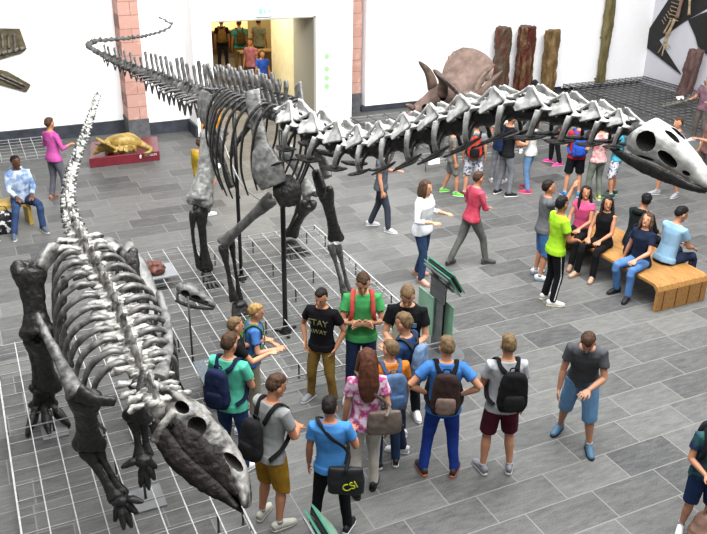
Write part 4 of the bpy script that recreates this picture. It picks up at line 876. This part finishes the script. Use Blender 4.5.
# things under and on the benches
def blob_bag(name,c,dim,m,label,strap=None):
    root=empty(name,(c[0],c[1],c[2]),0,label,'bag')
    MB().loft([V(c)+V((0,0,dim[2]*a)) for a in (0,.08,.4,.8,1)],[(dim[0]/2*k,dim[1]/2*k) for k in (.8,1,1.03,.8,.45)],hint=(1,0,0),seg=20,sub=2,sup=.7).build('bag_body',m,root,c,vox=.012,noise=(.012,8))
    MB().loft([V(c)+V((-dim[0]*.22,0,dim[2]*.95)),V(c)+V((-.05,0,dim[2]*1.25)),V(c)+V((.05,0,dim[2]*1.25)),V(c)+V((dim[0]*.22,0,dim[2]*.95))],.009,seg=6,sub=4).build('handle',strap or m,root,c,smooth=True)
    return root
blob_bag('backpack',(9.28,8.92,.44),(.26,.22,.42),cloth('#1c2a44'),'dark navy backpack standing on the bench between the seated visitors')
# far hall, standing
g=person(471,196,136,8,'boy with short dark hair in grey tee and white plaid shorts under the neck skeleton',top='8e9093',bot=plaid(),hair='brown',skin='c98f70',shorts=1.05,arms=('down','down'),H=1.6,shoes='#8c2f45',sole='#5e2030',spread=.14)
backpack(g,'#c33a2c','#16161a','red and black backpack on the boy in plaid shorts',w=.30,h=.46,pocket='#1a1a1d',strap='#18181b')
g=person(503,195,125,60,'young man in black tee and grey jeans standing under the long neck',top='17181b',bot='7d8086',bot2='6b6e74',hair='black',skin='a8714f',arms=('bent','front'),H=1.72,hp=-10,shoes='#16171a',sole='#e8e8e8',spread=.1,step=.05)
shoulder_bag(g,'navy drawstring bag on the back of the black tee',-.08,-.19,1.12,.26,.34,.10,cloth('#1d2c50'),cloth('#1d2c50'),x2=-.09)
g=person(526,191,128,300,'girl in white sleeveless top, light jeans and pink shoes',top='e4e4e2',bot='6f8fb5',bot2='5f7fa5',hair='auburn',skin='cf9a7a',fem=1,sleeve=0,arms=('bent','down'),H=1.62,shoes='#c8325c',sole='#e5a0b3',spread=.12,step=.06,style='bob')
g=person(497,182,118,20,'visitor in cream shirt half hidden behind the man in black tee',top='d9cfc4',bot='8f9297',hair='brown',skin='c98f70',H=1.68,spread=.08)
g=person(571,196,132,5,'visitor in red tee and black shorts with bright blue backpack',top='b8323c',bot='1c1d22',hair='brown',skin='c98f70',shorts=.95,arms=('strap','bent'),H=1.66,shoes='#3f7fb5',sole='#d0d0d0',spread=.12)
backpack(g,'#2f5fd0','#2a55bd','bright blue backpack on the red tee',w=.27,h=.46)
g=person(592,200,132,340,'visitor in red and white top and grey green trousers beside the blue backpack',top='b9484e',top2='d8d5d2',bot='7d8578',hair='brown',skin='c98f70',arms=('bent','bent'),H=1.66,shoes='#b5c94a',sole='#e0e0e0',spread=.12)
g=person(611,196,128,300,'boy in turquoise tee and patterned shorts with a grey backpack under the skull',top='58bcd6',top2='4aaac4',bot=plaid(),hair='dark',skin='b87f5f',shorts=1.1,arms=('cross','cross'),H=1.6,shoes='#1d3a33',sole='#8fc7a8',spread=.12)
backpack(g,'#8a8d92','#7b7e83','pale grey backpack on the turquoise tee',w=.26,h=.42)
g=person(554,164,95,270,'person in dark red top and black trousers with pink shoes behind the neck',top='7a2136',bot='17181c',hair='dark',skin='b87f5f',fem=1,H=1.62,shoes='#d2408a',sole='#e79ac0',step=.08)
g=person(527,152,84,180,'man in red shirt and black cap in front of the red petrified log',top='c22f35',bot='2a2c33',hair='dark',skin='c98f70',H=1.72,cap='#1a1b1f')
g=person(372,160,95,150,'person in grey clothes and blue shoes behind the neck near the portal',top='8c8e92',bot='6f7680',hair='brown',skin='c98f70',shorts=1.0,H=1.55,shoes='#3f6fb0',sole='#2c4f80') if False else None
g=person(380,229,160,100,'man in grey blue top and dark trousers striding past the grid',top='5c6068',bot='3c414d',hair='brown',skin='c98f70',arms=('bent','down'),H=1.62,step=.2,shoes='#cfcfcf',sole='#e5e5e5')
g=person(420,279,193,120,'woman in loose white top and dark blue jeans walking behind the sign stand',top='e9edf0',top2='dde3e8',bot='33496b',hair='brown',skin='cf9a7a',fem=1,build_=1.25,sleeve=1.6,arms=('bent','bent'),H=1.68,shoes='#c79a86',sole='#a87d6a',step=.1,style='bob')
g=person(468,264,180,60,'person in crimson top and grey trousers walking past the bench',top='a83246',top2='c8556a',bot='6d6e6a',hair='brown',skin='c98f70',fem=1,sleeve=1.5,arms=('bent','front'),H=1.62,shoes='#4c4d4c',sole='#3a3a3a',step=.3,lean=5)
g=person(450,194,120,90,'child with lime green shoes in grey shorts under the neck',top='77736e',bot='7f7f7c',hair='brown',skin='c08563',shorts=.9,H=1.45,shoes='#6fd04a',sole='#d9f0d0',step=.15)
g=person(573,441,325,200,'bending person in dark grey top and blue denim shorts with blue trainers',top='55585c',top2='47494d',bot='6f96bb',bot2='5f87ad',hair='brown',skin='c08a6c',shorts=1.15,arms=('front','down'),H=1.66,lean=22,hp=-20,shoes='#4c7390',sole='#23262b',spread=.2,step=-.14)
g=person(665,196,120,250,'person in dark violet top and tan shorts behind the skull',top='6b5c66',bot='8a745f',hair='brown',skin='c98f70',shorts=.9,arms=('bent','down'),H=1.66,shoes='#9a9da5',sole='#c9c9c9',step=.15)
g=person(700,190,105,260,'person in brown pink top at the photo edge beyond the skull',top='96706a',bot='5a5450',hair='brown',skin='c98f70',shorts=.9,arms=('clap','down'),H=1.68,shoes='#a8b84a',sole='#d0d0d0',step=.1)
g=person(697,142,88,230,'person in mauve top near the mounted wall skeleton',top='8b6a78',bot='6e6660',hair='brown',skin='c98f70',H=1.66,arms=('bent','bent'))
# left part
g=person(60,199,140,30,'woman in bright pink top and grey trousers near the sculpture',top='cc5fa8',top2='b94f97',bot='6d6e76',bot2='5e5f67',hair='brown',skin='c08563',fem=1,sleeve=1.5,arms=('bent','bent'),H=1.64,shoes='#b07a66',sole='#8c6252',step=.06)
g=person(205,214,142,40,'child in yellow raincoat behind the pale thigh bone',top='d6b23c',top2='c7a233',bot='4a4c50',hair='brown',skin='c98f70',sleeve=1.9,arms=('down','down'),build_=1.35,H=1.50)
g=person(214,166,104,200,'person in amber jacket by the portal behind the hip bones',top='d99a2b',top2='c98c24',bot='55585c',hair='brown',skin='c98f70',sleeve=1.9,H=1.6)
bench('wooden_bench',(-.75,14.95,0),(.72,15.15,0),.42,.45,'pale pine bench under the two seated boys at left',mat('pale_pine','d3b25c','c19f4b',rough=.5,scale=6),mat('pine_edge','a88a3e','a88a3e'),th=.07)
bs=sit(.58,15.22,-172,'seated boy with short black hair in blue and white padded jacket and jeans',top='5b7ba6',top2='c8d2de',bot='34496f',hair='black',style='buzz',skin='5b3b2a',sleeve=1.9,arms=('lap','lap'),H=1.7,shoes='#55606e',sole='#d8d8d8',hy=-25,hood=1,hp=-6,spread=.25,legs=((.05,-.0),(.12,.12)))
sit(-.12,15.2,-178,'person in jeans seated at the left edge beside the boy in the padded jacket',top='33435c',bot='3a5580',hair='black',skin='8a5a40',sleeve=1.9,arms=('lap','lap'),H=1.62,shoes='#3a4048',sole='#c7c79a')
blob_bag('rucksack',(.22,15.0,.0),(.42,.3,.38),mat('black_white_print','131315','d9d9d9',rough=.7,scale=9,contrast=(.56,.6)),'black bag with white print on the floor under the pine bench')
# right lower edge
g=person(692,532,398,190,'child in blue cap and navy tee with a dark backpack at the right edge',top='22304f',top2='3a6a62',bot='1f3358',hair='brown',skin='c98f70',shorts=1.0,arms=('front','front'),H=1.42,cap='#2b6fd6',hp=-12)
backpack(g,'#26282c','#1c1e22','dark grey backpack of the child in the blue cap',w=.3,h=.42,z=1.25)
blob_bag('handbag',tuple(at(703,536,.0)),(.34,.22,.3),mat('pink_tan_hide','b08d7c','9c7a6a',rough=.6,scale=14,bump=.4),'ruffled pinkish tan bag standing by the child in the blue cap')
# doorway people
DG_='group'
g=person(222,72,26,350,'person in black tee with tan backpack in the far room doorway',top='1c1714',bot='2c2a33',hair='brown',skin='b07850',pos=(8.0,27.0,0),H=1.72)
backpack(g,'#8a6a34','#7a5c2c','tan backpack in the far room, on a black tee')
g=person(238,78,24,340,'person in teal tee with olive backpack in the far room',top='3f9a90',bot='8a733f',hair='brown',skin='b07850',pos=(8.35,26.2,0),H=1.78)
backpack(g,'#5b4a24','#4c3d1d','olive brown backpack in the far room, on a teal tee')
person(257,78,22,20,'man in grey green tee standing in the far room',top='8c8f72',bot='6b6048',hair='brown',skin='b07850',pos=(9.05,26.3,0),H=1.78)
person(266,90,60,200,'visitor with pink top seen low in the doorway above the spine',top='b5707a',bot='4d4a55',hair='brown',skin='b07850',pos=(7.85,23.6,0),H=1.62)
person(278,92,62,150,'visitor in royal blue tee low in the doorway above the spine',top='2f55b8',bot='3a3d44',hair='brown',skin='b07850',pos=(7.75,22.3,0),H=1.5)
# ------------------------------------------------------------------ objects of the hall
# sleeping horned dinosaur on its red base
pb=empty('plinth',(2.2,18.13,0),0,'dark red rectangular display base with small white lettering','plinth')
RED=mat('maroon_paint','7a1f2c','6e1a27',rough=.35,spec=.5); MB().prism([V((2.2,18.12,0)),V((3.75,18.1,0)),V((3.98,19.3,0)),V((2.45,19.4,0))],(0,0,.22)).build('base_box',RED,pb,(2.2,18.13,0),bevel=.01)
text('MUSEUM',.07,mat('print_white','ece6e4','ece6e4'),'lettering',pb,(1.35,-.035,.15),Matrix.Rotation(PI/2,3,'X'),ext=.002)
MB().loft([(3.31,18.09,.1),(3.32,18.09,.15),(3.33,18.09,.18)],[.02,.028,.012],seg=8).build('emblem',mat('print_white','ece6e4','ece6e4'),pb,(2.2,18.13,0))
TZ=.22; tb=MB()
def tp(u,v,z): return at(u,v,TZ+z)
tb.loft([tp(106,146,.16),tp(112,142,.22),tp(120,141,.26),tp(129,140,.26),tp(136,142,.2),tp(141,144,.14),tp(147,147,.08),tp(151,149,.05),tp(149,152,.04),tp(143,153,.03)],[.10,.14,.17,.17,.13,.085,.06,.045,.035,.02],seg=14,sub=4)
tb.loft([tp(107,145,.2),tp(101,148,.16),tp(97,151,.1),tp(94,154,.06)],[(.12,.12),(.10,.11),(.065,.07),(.025,.03)],seg=12,sub=2)
tb.loft([tp(101,141,.46),tp(105,143,.32),tp(108,145,.18),tp(109,146,.05)],[(.10,.03),(.24,.035),(.26,.035),(.14,.03)],hint=(-.2,1,0),seg=14,sub=3)
for a,b in (((100,146,.22),(93,143,.34)),((102,148,.22),(96,144,.36)),((96,152,.12),(93,149,.18))): tb.loft([tp(*a),tp(*b)],[.03,.006],seg=8)
for P in (((115,149,.15),(110,151,.06),(106,153,.03)),((121,148,.15),(118,151,.06),(113,153,.03)),((130,148,.15),(135,149,.08),(134,151,.05)),((127,149,.12),(124,151,.05),(119,152,.03))): tb.loft([tp(*q) for q in P],[.08,.05,.04],seg=10,sub=2)
tb.build('dinosaur_sculpture',mat('ochre_paint','b8994c','806a34',rough=.45,scale=9,spec=.5,contrast=(.45,.7)),None,tp(120,148,0),vox=.014,noise=(.006,12))
tag(bpy.data.objects['dinosaur_sculpture'],'golden brown sleeping horned dinosaur sculpture on the red base','sculpture')
# rock on a tray, small skull on rod, glass caption plate
q=at(155,277,GZ); pt=empty('display_tray',(q.x,q.y,GZ+.01),0,'pale grey tray on the steel grid carrying the red brown lump','tray')
MB().box2((-.34,-.14,0),(.33,.36,.03)).build('tray_top',mat('tray_grey','8c8f92','85888b',rough=.5),pt,bevel=.004)
MB().box2((-.2,0,-.2),(.2,.2,0)).build('tray_block',mat('tray_grey','8c8f92'),pt)
q2=at(155,268,GZ+.14)
rk=MB().ball(q2,(.17,.13,.11),seg=20,rings=14,fn=lambda d:1+.25*mn.noise(d*3)).build('fossil_lump',mat('red_brown_stone','7a4d42','4a2e28',rough=.6,scale=16,bump=.6),None,q2,vox=.012,noise=(.03,9)); tag(rk,'knobbly red brown fossil lump lying on the grey tray','fossil')
q=at(193,362); sk2=empty('small_skull',(q.x,q.y,0),0,'small dark carnivore-like dinosaur skull on a thin black rod','skull')
O=V((q.x,q.y,0)); A0=at(180,289,1.0); B0=at(216,303,.86); SL=(B0-A0).length; MS=frame(A0,B0-A0,up=(-.2,-.1,1),s=(SL,)*3); cu=MB()
for s in (-1,1): cu.ball((s*.17,.22,.08),(.12,.12,.11)); cu.ball((s*.14,.5,.04),(.1,.14,.09)); cu.ball((s*.1,.78,.0),(.05,.06,.035))
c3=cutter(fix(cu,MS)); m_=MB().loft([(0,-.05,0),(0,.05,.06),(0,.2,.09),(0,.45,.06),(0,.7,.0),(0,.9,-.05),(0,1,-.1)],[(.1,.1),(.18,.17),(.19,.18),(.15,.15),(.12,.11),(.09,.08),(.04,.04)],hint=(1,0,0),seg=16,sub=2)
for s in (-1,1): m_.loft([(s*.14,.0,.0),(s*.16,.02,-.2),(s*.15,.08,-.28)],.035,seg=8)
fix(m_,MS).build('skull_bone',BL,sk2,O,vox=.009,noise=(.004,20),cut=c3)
j=MB()
for s in (-1,1): j.loft([(s*.16,-.03,-.28),(s*.14,.3,-.32),(s*.1,.7,-.26),(s*.03,.98,-.2)],[.04,.055,.045,.03],seg=8,sub=2)
fix(j,MS).build('lower_jaw',BD,sk2,O,vox=.009)
MB().loft([O,O+V((0,0,.98))],.014,hint=(1,0,0),seg=8).build('rod',STEELD,sk2,O,smooth=True)
q=at(218,372,.42); cp=empty('caption_plate',(q.x,q.y,0),0,'sloping glass caption plate with faint print on the grid edge','sign')
O=V((q.x,q.y,0)); c4=[at(193,362,.45),at(236,351,.45),at(246,380,.34),at(206,389,.34)]
pl=MB().prism(c4,(0,0,-.02)).build('glass_plate',mat('smoky_glass','4e5458','5c6266',rough=.15,spec=.8,scale=40,contrast=(.4,.6)),cp,O)
e1=(c4[1]-c4[0]).normalized(); e2=(c4[3]-c4[0]).normalized()
Rr_=Matrix((e1,-e2,e1.cross(-e2))).transposed()
for k in range(6): text('Skelett eines Sauriers',.035,mat('print_pale','c9cdd0','c9cdd0'),'lettering',pl,(c4[0]+c4[1])*.5+e2*(.05+.055*k)-O+V((0,0,.003)),Rr_,ext=.0005)
MB().loft([(c4[0]+c4[2])/2-V((0,0,.02)),V((O.x,O.y,0))],.02,hint=(1,0,0),seg=8).build('post',STEELD,cp,O)
# glass reading stands
GG=mat('green_glass','7fae93','8cb99f',rough=.12,spec=.7,alpha=.82); GE=mat('glass_edge','2f6b58','3a7a66',rough=.2,spec=.7); ALU=mat('brushed_metal','8a8c8d','76787a',rough=.35,metal=.7); BK2=mat('black_frame','151618','1d1e20',rough=.4)
def kiosk(x,y,rz,label,group=None):
    r=empty('reading_stand',(x,y,0),rz,label,'information stand',group)
    MB().loft([(0,0,0),(0,0,.02)],[(.30,.42),(.29,.41)],hint=(1,0,0),seg=28,sup=.75).build('base_plate',mat('base_steel','5d6062','6c6f71',rough=.4,metal=.4),r)
    MB().box2((-.04,-.05,.02),(.04,.05,.95)).build('column',BK2,r,bevel=.005)
    MB().box2((-.055,-.12,.02),(-.045,.12,.98)).build('metal_fin',ALU,r)
    MB().box2((-.09,.06,.22),(-.075,.46,.80)).build('side_panel',GG,r); MB().box2((.03,-.26,.22),(.045,-.05,.78)).build('side_panel',GG,r)
    gm=MB().box2((-.07,-.16,.80),(-.05,.2,1.08))
    for k in range(8): gm.box2((-.076,-.15,.82+.032*k),(-.07,.19,.828+.032*k))
    gm.build('perforated_plate',ALU,r)
    R_=Matrix.Rotation(math.radians(58),3,'Y'); c=V((0,0,1.13))
    for k,dz in enumerate((-.02,.05)):
        p=MB().box(c+R_@V((0,0,dz)),(.34,.66,.014),R_).build('glass_panel',GG,r); MB().box(c+R_@V((-.168,0,dz)),(.006,.66,.015),R_).box(c+R_@V((.168,0,dz)),(.006,.66,.015),R_).box(c+R_@V((0,-.328,dz)),(.34,.006,.015),R_).build('panel_edge',GE,p)
    MB().box(c+R_@V((0,0,.022)),(.3,.6,.03),R_).build('printed_core',BK2,r)
    f=MB()
    for s in (-.18,.18): f.bar(V((0,s*.5,.98)),c+R_@V((.0,s,-.02)),.03,.03).bar(c+R_@V((-.14,s,-.05)),c+R_@V((.14,s,-.05)),.025,.02)
    for s in (-.14,.06): f.bar(c+R_@V((s,-.3,-.06)),c+R_@V((s,.3,-.06)),.022,.022)
    f.build('handle_frame',ALU,r)
    return r
kiosk(5.28,8.22,0,'green glass reading stand on a metal foot beside the corner of the steel grid')
kiosk(1.99,4.40,0,'green glass reading stand at the bottom edge in front of the sky blue tee')
# horned skulls
def tri_skull(M,label,mt):
    O=(M@V((0,0,0))); r=empty('horned_skull',(O.x,O.y,.26),0,label,'skull'); OO=V((O.x,O.y,.26)); cu=MB()
    for s in (-1,1): cu.ball((s*.17,.35,.07),(.09,.055,.05)); cu.ball((s*.1,.66,-.02),(.1,.07,.05))
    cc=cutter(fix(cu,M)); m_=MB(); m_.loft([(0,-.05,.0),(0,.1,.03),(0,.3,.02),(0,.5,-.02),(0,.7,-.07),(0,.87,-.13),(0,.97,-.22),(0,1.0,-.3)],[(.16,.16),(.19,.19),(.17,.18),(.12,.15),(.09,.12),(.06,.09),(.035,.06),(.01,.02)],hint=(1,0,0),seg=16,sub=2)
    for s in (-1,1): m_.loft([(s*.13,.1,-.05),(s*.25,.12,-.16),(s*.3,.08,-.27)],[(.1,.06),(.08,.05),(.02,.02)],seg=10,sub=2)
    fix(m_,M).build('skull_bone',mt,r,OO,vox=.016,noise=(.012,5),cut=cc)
    f=MB(); f.loft([(0,.08,.05),(0,-.05,.14),(0,-.22,.27),(0,-.38,.40),(0,-.5,.49),(0,-.56,.53)],[(.2,.07),(.33,.06),(.44,.045),(.46,.04),(.36,.04),(.15,.03)],hint=(1,0,0),seg=24,sub=3)
    for k in range(13):
        a=PI*(k+.5)/13; f.ball((.43*math.cos(a),-.27-.24*math.sin(a),.31+.19*math.sin(a)),(.04,.045,.04),seg=8,rings=6)
    fix(f,M).build('frill',mt,r,OO,vox=.018,noise=(.012,5))
    hm=mat('horn_brown','5c4a40','8a7668',rough=.5,scale=6)
    for s in (-1,1): fix(MB().loft([(s*.11,.33,.12),(s*.14,.37,.28),(s*.17,.45,.44),(s*.17,.58,.58),(s*.16,.66,.66)],[.09,.078,.058,.034,.008],seg=12,sub=3),M).build('horn',hm,r,OO,smooth=True)
    fix(MB().loft([(0,.84,-.02),(0,.92,.05),(0,1.0,.1)],[.05,.035,.008],seg=10,sub=2),M).build('horn',hm,r,OO,smooth=True)
    j=MB()
    for s in (-1,1): j.loft([(s*.17,.05,-.25),(s*.13,.3,-.3),(s*.09,.6,-.32),(s*.02,.9,-.36)],[(.04,.07),(.045,.08),(.045,.06),(.03,.04)],seg=10,sub=2)
    fix(j,M).build('lower_jaw',mt,r,OO,vox=.016,noise=(.01,5))
    MB().loft([(O.x,O.y,.24),(O.x,O.y,O.z)],.04,hint=(1,0,0),seg=10).build('support_post',STEELD,r,OO)
    return r
TM=mat('pinkish_fossil','75625a','9c8478',rough=.6,scale=5,bump=.4,contrast=(.35,.7))
c0=ay(452,92,17.8); tri_skull(frame(c0,(-1,-.22,-.16),up=(0,-.25,1),s=(1.6,)*3),'big pinkish three-horned skull with round frill facing left',TM)
c1_=ay(461,101,16.8); tri_skull(frame(c1_,(.95,-.1,-.05),up=(0,-.15,1),s=(1.3,)*3),'second horned skull pointing its horns right toward the petrified logs',mat('brown_fossil','5f4f48','84726a',rough=.6,scale=5,bump=.4))
# petrified logs
def log(pts,rad,m,label,face=8):
    """split trunk: many-sided column with ridged sides"""
    pts=[V(p) for p in pts]; mb=MB(); n=9; P=[];R=[]
    for i in range(n):
        t=i/(n-1); k=t*(len(pts)-1); a=int(min(k,len(pts)-2)); P.append(pts[a].lerp(pts[a+1],k-a)); R.append((rad*(1+.1*mn.noise(V((i*.9,rad*9,3)))),rad*.75*(1+.1*mn.noise(V((i*.9,7,3))))))
    mb.loft(P,R,hint=(1,0,0),seg=face,sub=2,sup=.75); o=mb.build('petrified_log',m,None,pts[0],vox=.025,noise=(.05,5,(1.4,1.4,.5)),sm=1); tag(o,label,'fossil log'); return o
L1=mat('log_olive_red','544a3a','5e3328',rough=.5,scale=3,stretch=(2,2,.4),bump=.6,contrast=(.45,.6)); L2=mat('log_red','55261d','6e5a3c',rough=.4,scale=4,stretch=(2,2,.35),bump=.6,contrast=(.5,.64)); L3=mat('log_tan','8f7248','5f4a2e',rough=.7,scale=4,stretch=(2,2,.5),bump=.8); L4=mat('log_mauve','7d625c','5b4440',rough=.8,scale=4,stretch=(2,2,.4),bump=.8)
Yg=19.9
def lg_(u0,v0,u1,v1,Y): a=ay(u1,v1,Y); b=ay(u0,v0,Y); a.z=.0; return [a,b]
log(lg_(504,27,498,110,Yg),.25,L1,'olive and red petrified log, leftmost of the upright logs at the board')
log(lg_(528,26,521,100,Yg),.28,L2,'dark red streaked petrified log right behind the black cap')
log(lg_(553,30,547,92,Yg),.24,L3,'sandy tan petrified log standing right of the red one')
log([ax(683,97,19.6)+V((0,0,-.05)),ax(697,50,19.6)],.24,L4,'mauve brown petrified log against the lilac grey wall')
GL=mat('log_golden','5a5230','80734a',rough=.6,scale=5,stretch=(2,2,.3),bump=.6)
p=[ay(600,83,20.12),ay(604,55,20.12),ay(608,25,20.12),ay(614,-25,20.12)]; o=MB().loft(p,[(.17,.13),(.15,.12),(.18,.13),(.2,.14)],hint=(1,0,0),seg=12,sub=3).build('fossil_log',GL,None,p[0],vox=.025,noise=(.04,3,(1,1,.5)),sm=1); tag(o,'tall thin golden brown fossil trunk mounted on the white board','fossil log')
for zz in (.12,1.4): MB().bar(V((p[0].x-.1,20.3,p[0].z+zz)),V((p[0].x-.1,20.05,p[0].z+zz)),.03).bar(V((p[0].x+.1,20.3,p[0].z+zz)),V((p[0].x+.1,20.05,p[0].z+zz)),.03).build('bracket',STEELD,o,p[0])
# wall fossils left
FW=mat('olive_matrix','6e6448','4a4434',rough=.8,scale=7,bump=.6); FB=mat('dark_fossil_bone','38352f','75706a',rough=.6,scale=12,bump=.5)
def slab(pix,label,bones):
    P=[ay(u,v,20.66) for u,v in pix]; O=P[0].copy(); r=empty('wall_fossil',O,0,label,'fossil slab'); MB().prism(P,(0,.1,0)).build('stone_slab',FW,r,O,bevel=.02)
    for a,b,rad in bones: MB().loft([ay(*a,20.62),ay(*b,20.62)],[rad,rad*.8],hint=(0,1,0),seg=8).build('fossil_bone',FB,r,O,vox=.012,noise=(.01,9))
slab([(-30,28),(20,29),(27,49),(22,53),(-30,68)],'broad olive fossil slab with rows of dark bones high on the white wall',[((x,34),(x+1,48),.03) for x in (-4,2,8,14)]+[((x,54-x*.25),(x+5,52-x*.25),.05) for x in (-4,2,8,14,20)])
slab([(-30,62),(0,70),(8,72),(31,85),(27,92),(-30,76)],'narrow olive fossil slab pointing down right below the broad one',[((-2,73),(26,86),.03),((-2,77),(22,88),.025)])
# mounted skeleton on east wall
ws=empty('mounted_wall_skeleton',ax(650,40,20.2),0,'tan fossil skeleton limb mounted on black angular wall panels','fossil'); O=ws.location.copy(); BP=mat('black_panel','2b2a29','232322',rough=.6)
def wp(pts,x=20.18): return [ax(u,v,x) for u,v in pts]
MB().prism(wp([(676,-12),(649,29),(658,40),(683,22),(712,5),(712,-12)]),(.05,0,0)).build('backing_panel',BP,ws,O); MB().prism(wp([(649,29),(647,48),(680,74),(658,40)]),(.05,0,0)).build('backing_panel',BP,ws,O)
MB().prism(wp([(688,20),(700,14),(712,10),(712,55),(706,54),(698,47),(695,36)]),(.05,0,0)).build('backing_panel',BP,ws,O)
TB=mat('tan_bone','a08a6a','c9b594',rough=.6,scale=12,bump=.4); PK=mat('pinkish_bone','a58878','8f7060',rough=.6)
def wb(a,b,rad,m=TB,x=20.1,n='fossil_bone'): MB().loft([ax(*a,x),ax(*a,x).lerp(ax(*b,x),.5),ax(*b,x)],[rad,rad*.65,rad],hint=(1,0,0),seg=10,sub=3).build(n,m,ws,O,smooth=True)
wb((683,-5),(677,18),.07,PK); wb((675,19),(668,34),.06); wb((671,20),(664,33),.04); wb((690,-4),(689,15),.05); wb((668,33),(665,42),.07)
for a in ((658,53),(662,56),(664,50),(667,48),(670,47)): wb((665,41),a,.022,n='finger')
for k in range(6): wb((672-k*.5,-2+4*k),(681-k*.6,1+4*k),.015)
for k in range(5): wb((662+2*k,20-k*3),(664+2*k,24-k*3),.012)
# tail of another skeleton on the corner grid
tl=empty('tail_skeleton',at(640,108,.25),0,'slender dark tail skeleton lying on the corner grid at right','skeleton'); O=tl.location.copy(); US2={}
tv=proto('tail_vertebra',knob(.4,.3),mat('bone_grey_tail','4c4a45','7d7a72',rough=.6,scale=10),.05,noise=(.03,4))
TP=[at(662,107,.33),at(676,104,.36),at(690,100,.45),at(700,93,.6),at(712,84,.85)]
for (a,b,d,t) in walk(TP,lambda t:.12+.04*t): s=.10+.2*t; place(tv,US2,frame((a+b)/2,a-b,s=(s,d*1.05,s)),tl,O)
for t_ in (1,3): MB().loft([TP[t_],V((TP[t_].x,TP[t_].y,.25))],.012,hint=(1,0,0),seg=6).build('support_rod',STEELD,tl,O)
def card(u,v,z,w,h,label,tilt=35,txt=None):
    q=at(u,v,z); r=empty('label_card',q,0,label,'label'); R_=Matrix.Rotation(math.radians(tilt),3,'X')
    b=MB().box((0,0,h/2),(w,.01,h),Matrix.Rotation(-math.radians(tilt),3,'X')).build('card',mat('card_white','e9e9e9','e9e9e9'),r)
    if txt: text(txt,h*.55,mat('print_red','b8464e','b8464e'),'lettering',b,(0,-.012,h*.5),Matrix.Rotation(PI/2-math.radians(tilt),3,'X'),ext=.001)
card(434,164,.22,.28,.12,'small white label with red print on the edge of the far grid',10,'GESTEIN'); card(680,100,.25,.28,.12,'small blank white card by the mauve log',50)
# far room furniture
WD=mat('brown_counter','6b5330','59431f',rough=.5); cr=empty('counter',(9.2,24.6,0),0,'brown wooden counter in the far room','counter')
MB().box2((7.9,24.6,0),(10.6,24.75,1.0)).build('front_panel',WD,cr,(9.2,24.6,0)); MB().box2((7.85,24.55,1.0),(10.65,24.95,1.05)).build('worktop',mat('counter_top','8f7443','7d6437',rough=.4),cr,(9.2,24.6,0),bevel=.005)
ca=empty('display_case',(7.3,30,0),0,'lit display case with warm glow at the back of the far room','display case')
MB().box2((6.9,30,0),(10.4,30.6,.8)).build('cabinet',WD,ca,(7.3,30,0)); MB().box2((6.95,30.3,.8),(10.35,30.55,1.9)).build('lit_back',mat('warm_glow','ffdf9a','ffb870',emit=1.6,scale=1.5),ca,(7.3,30,0)); MB().box2((6.9,30,1.9),(10.4,30.6,2.1)).build('canopy',WD,ca,(7.3,30,0))
MB().box2((8.05,28.6,0),(8.65,28.9,2.6)).build('orange_panel',mat('orange_panel','c9793a','b5662c'),ca,(7.3,30,0)) if False else None
bake_all()
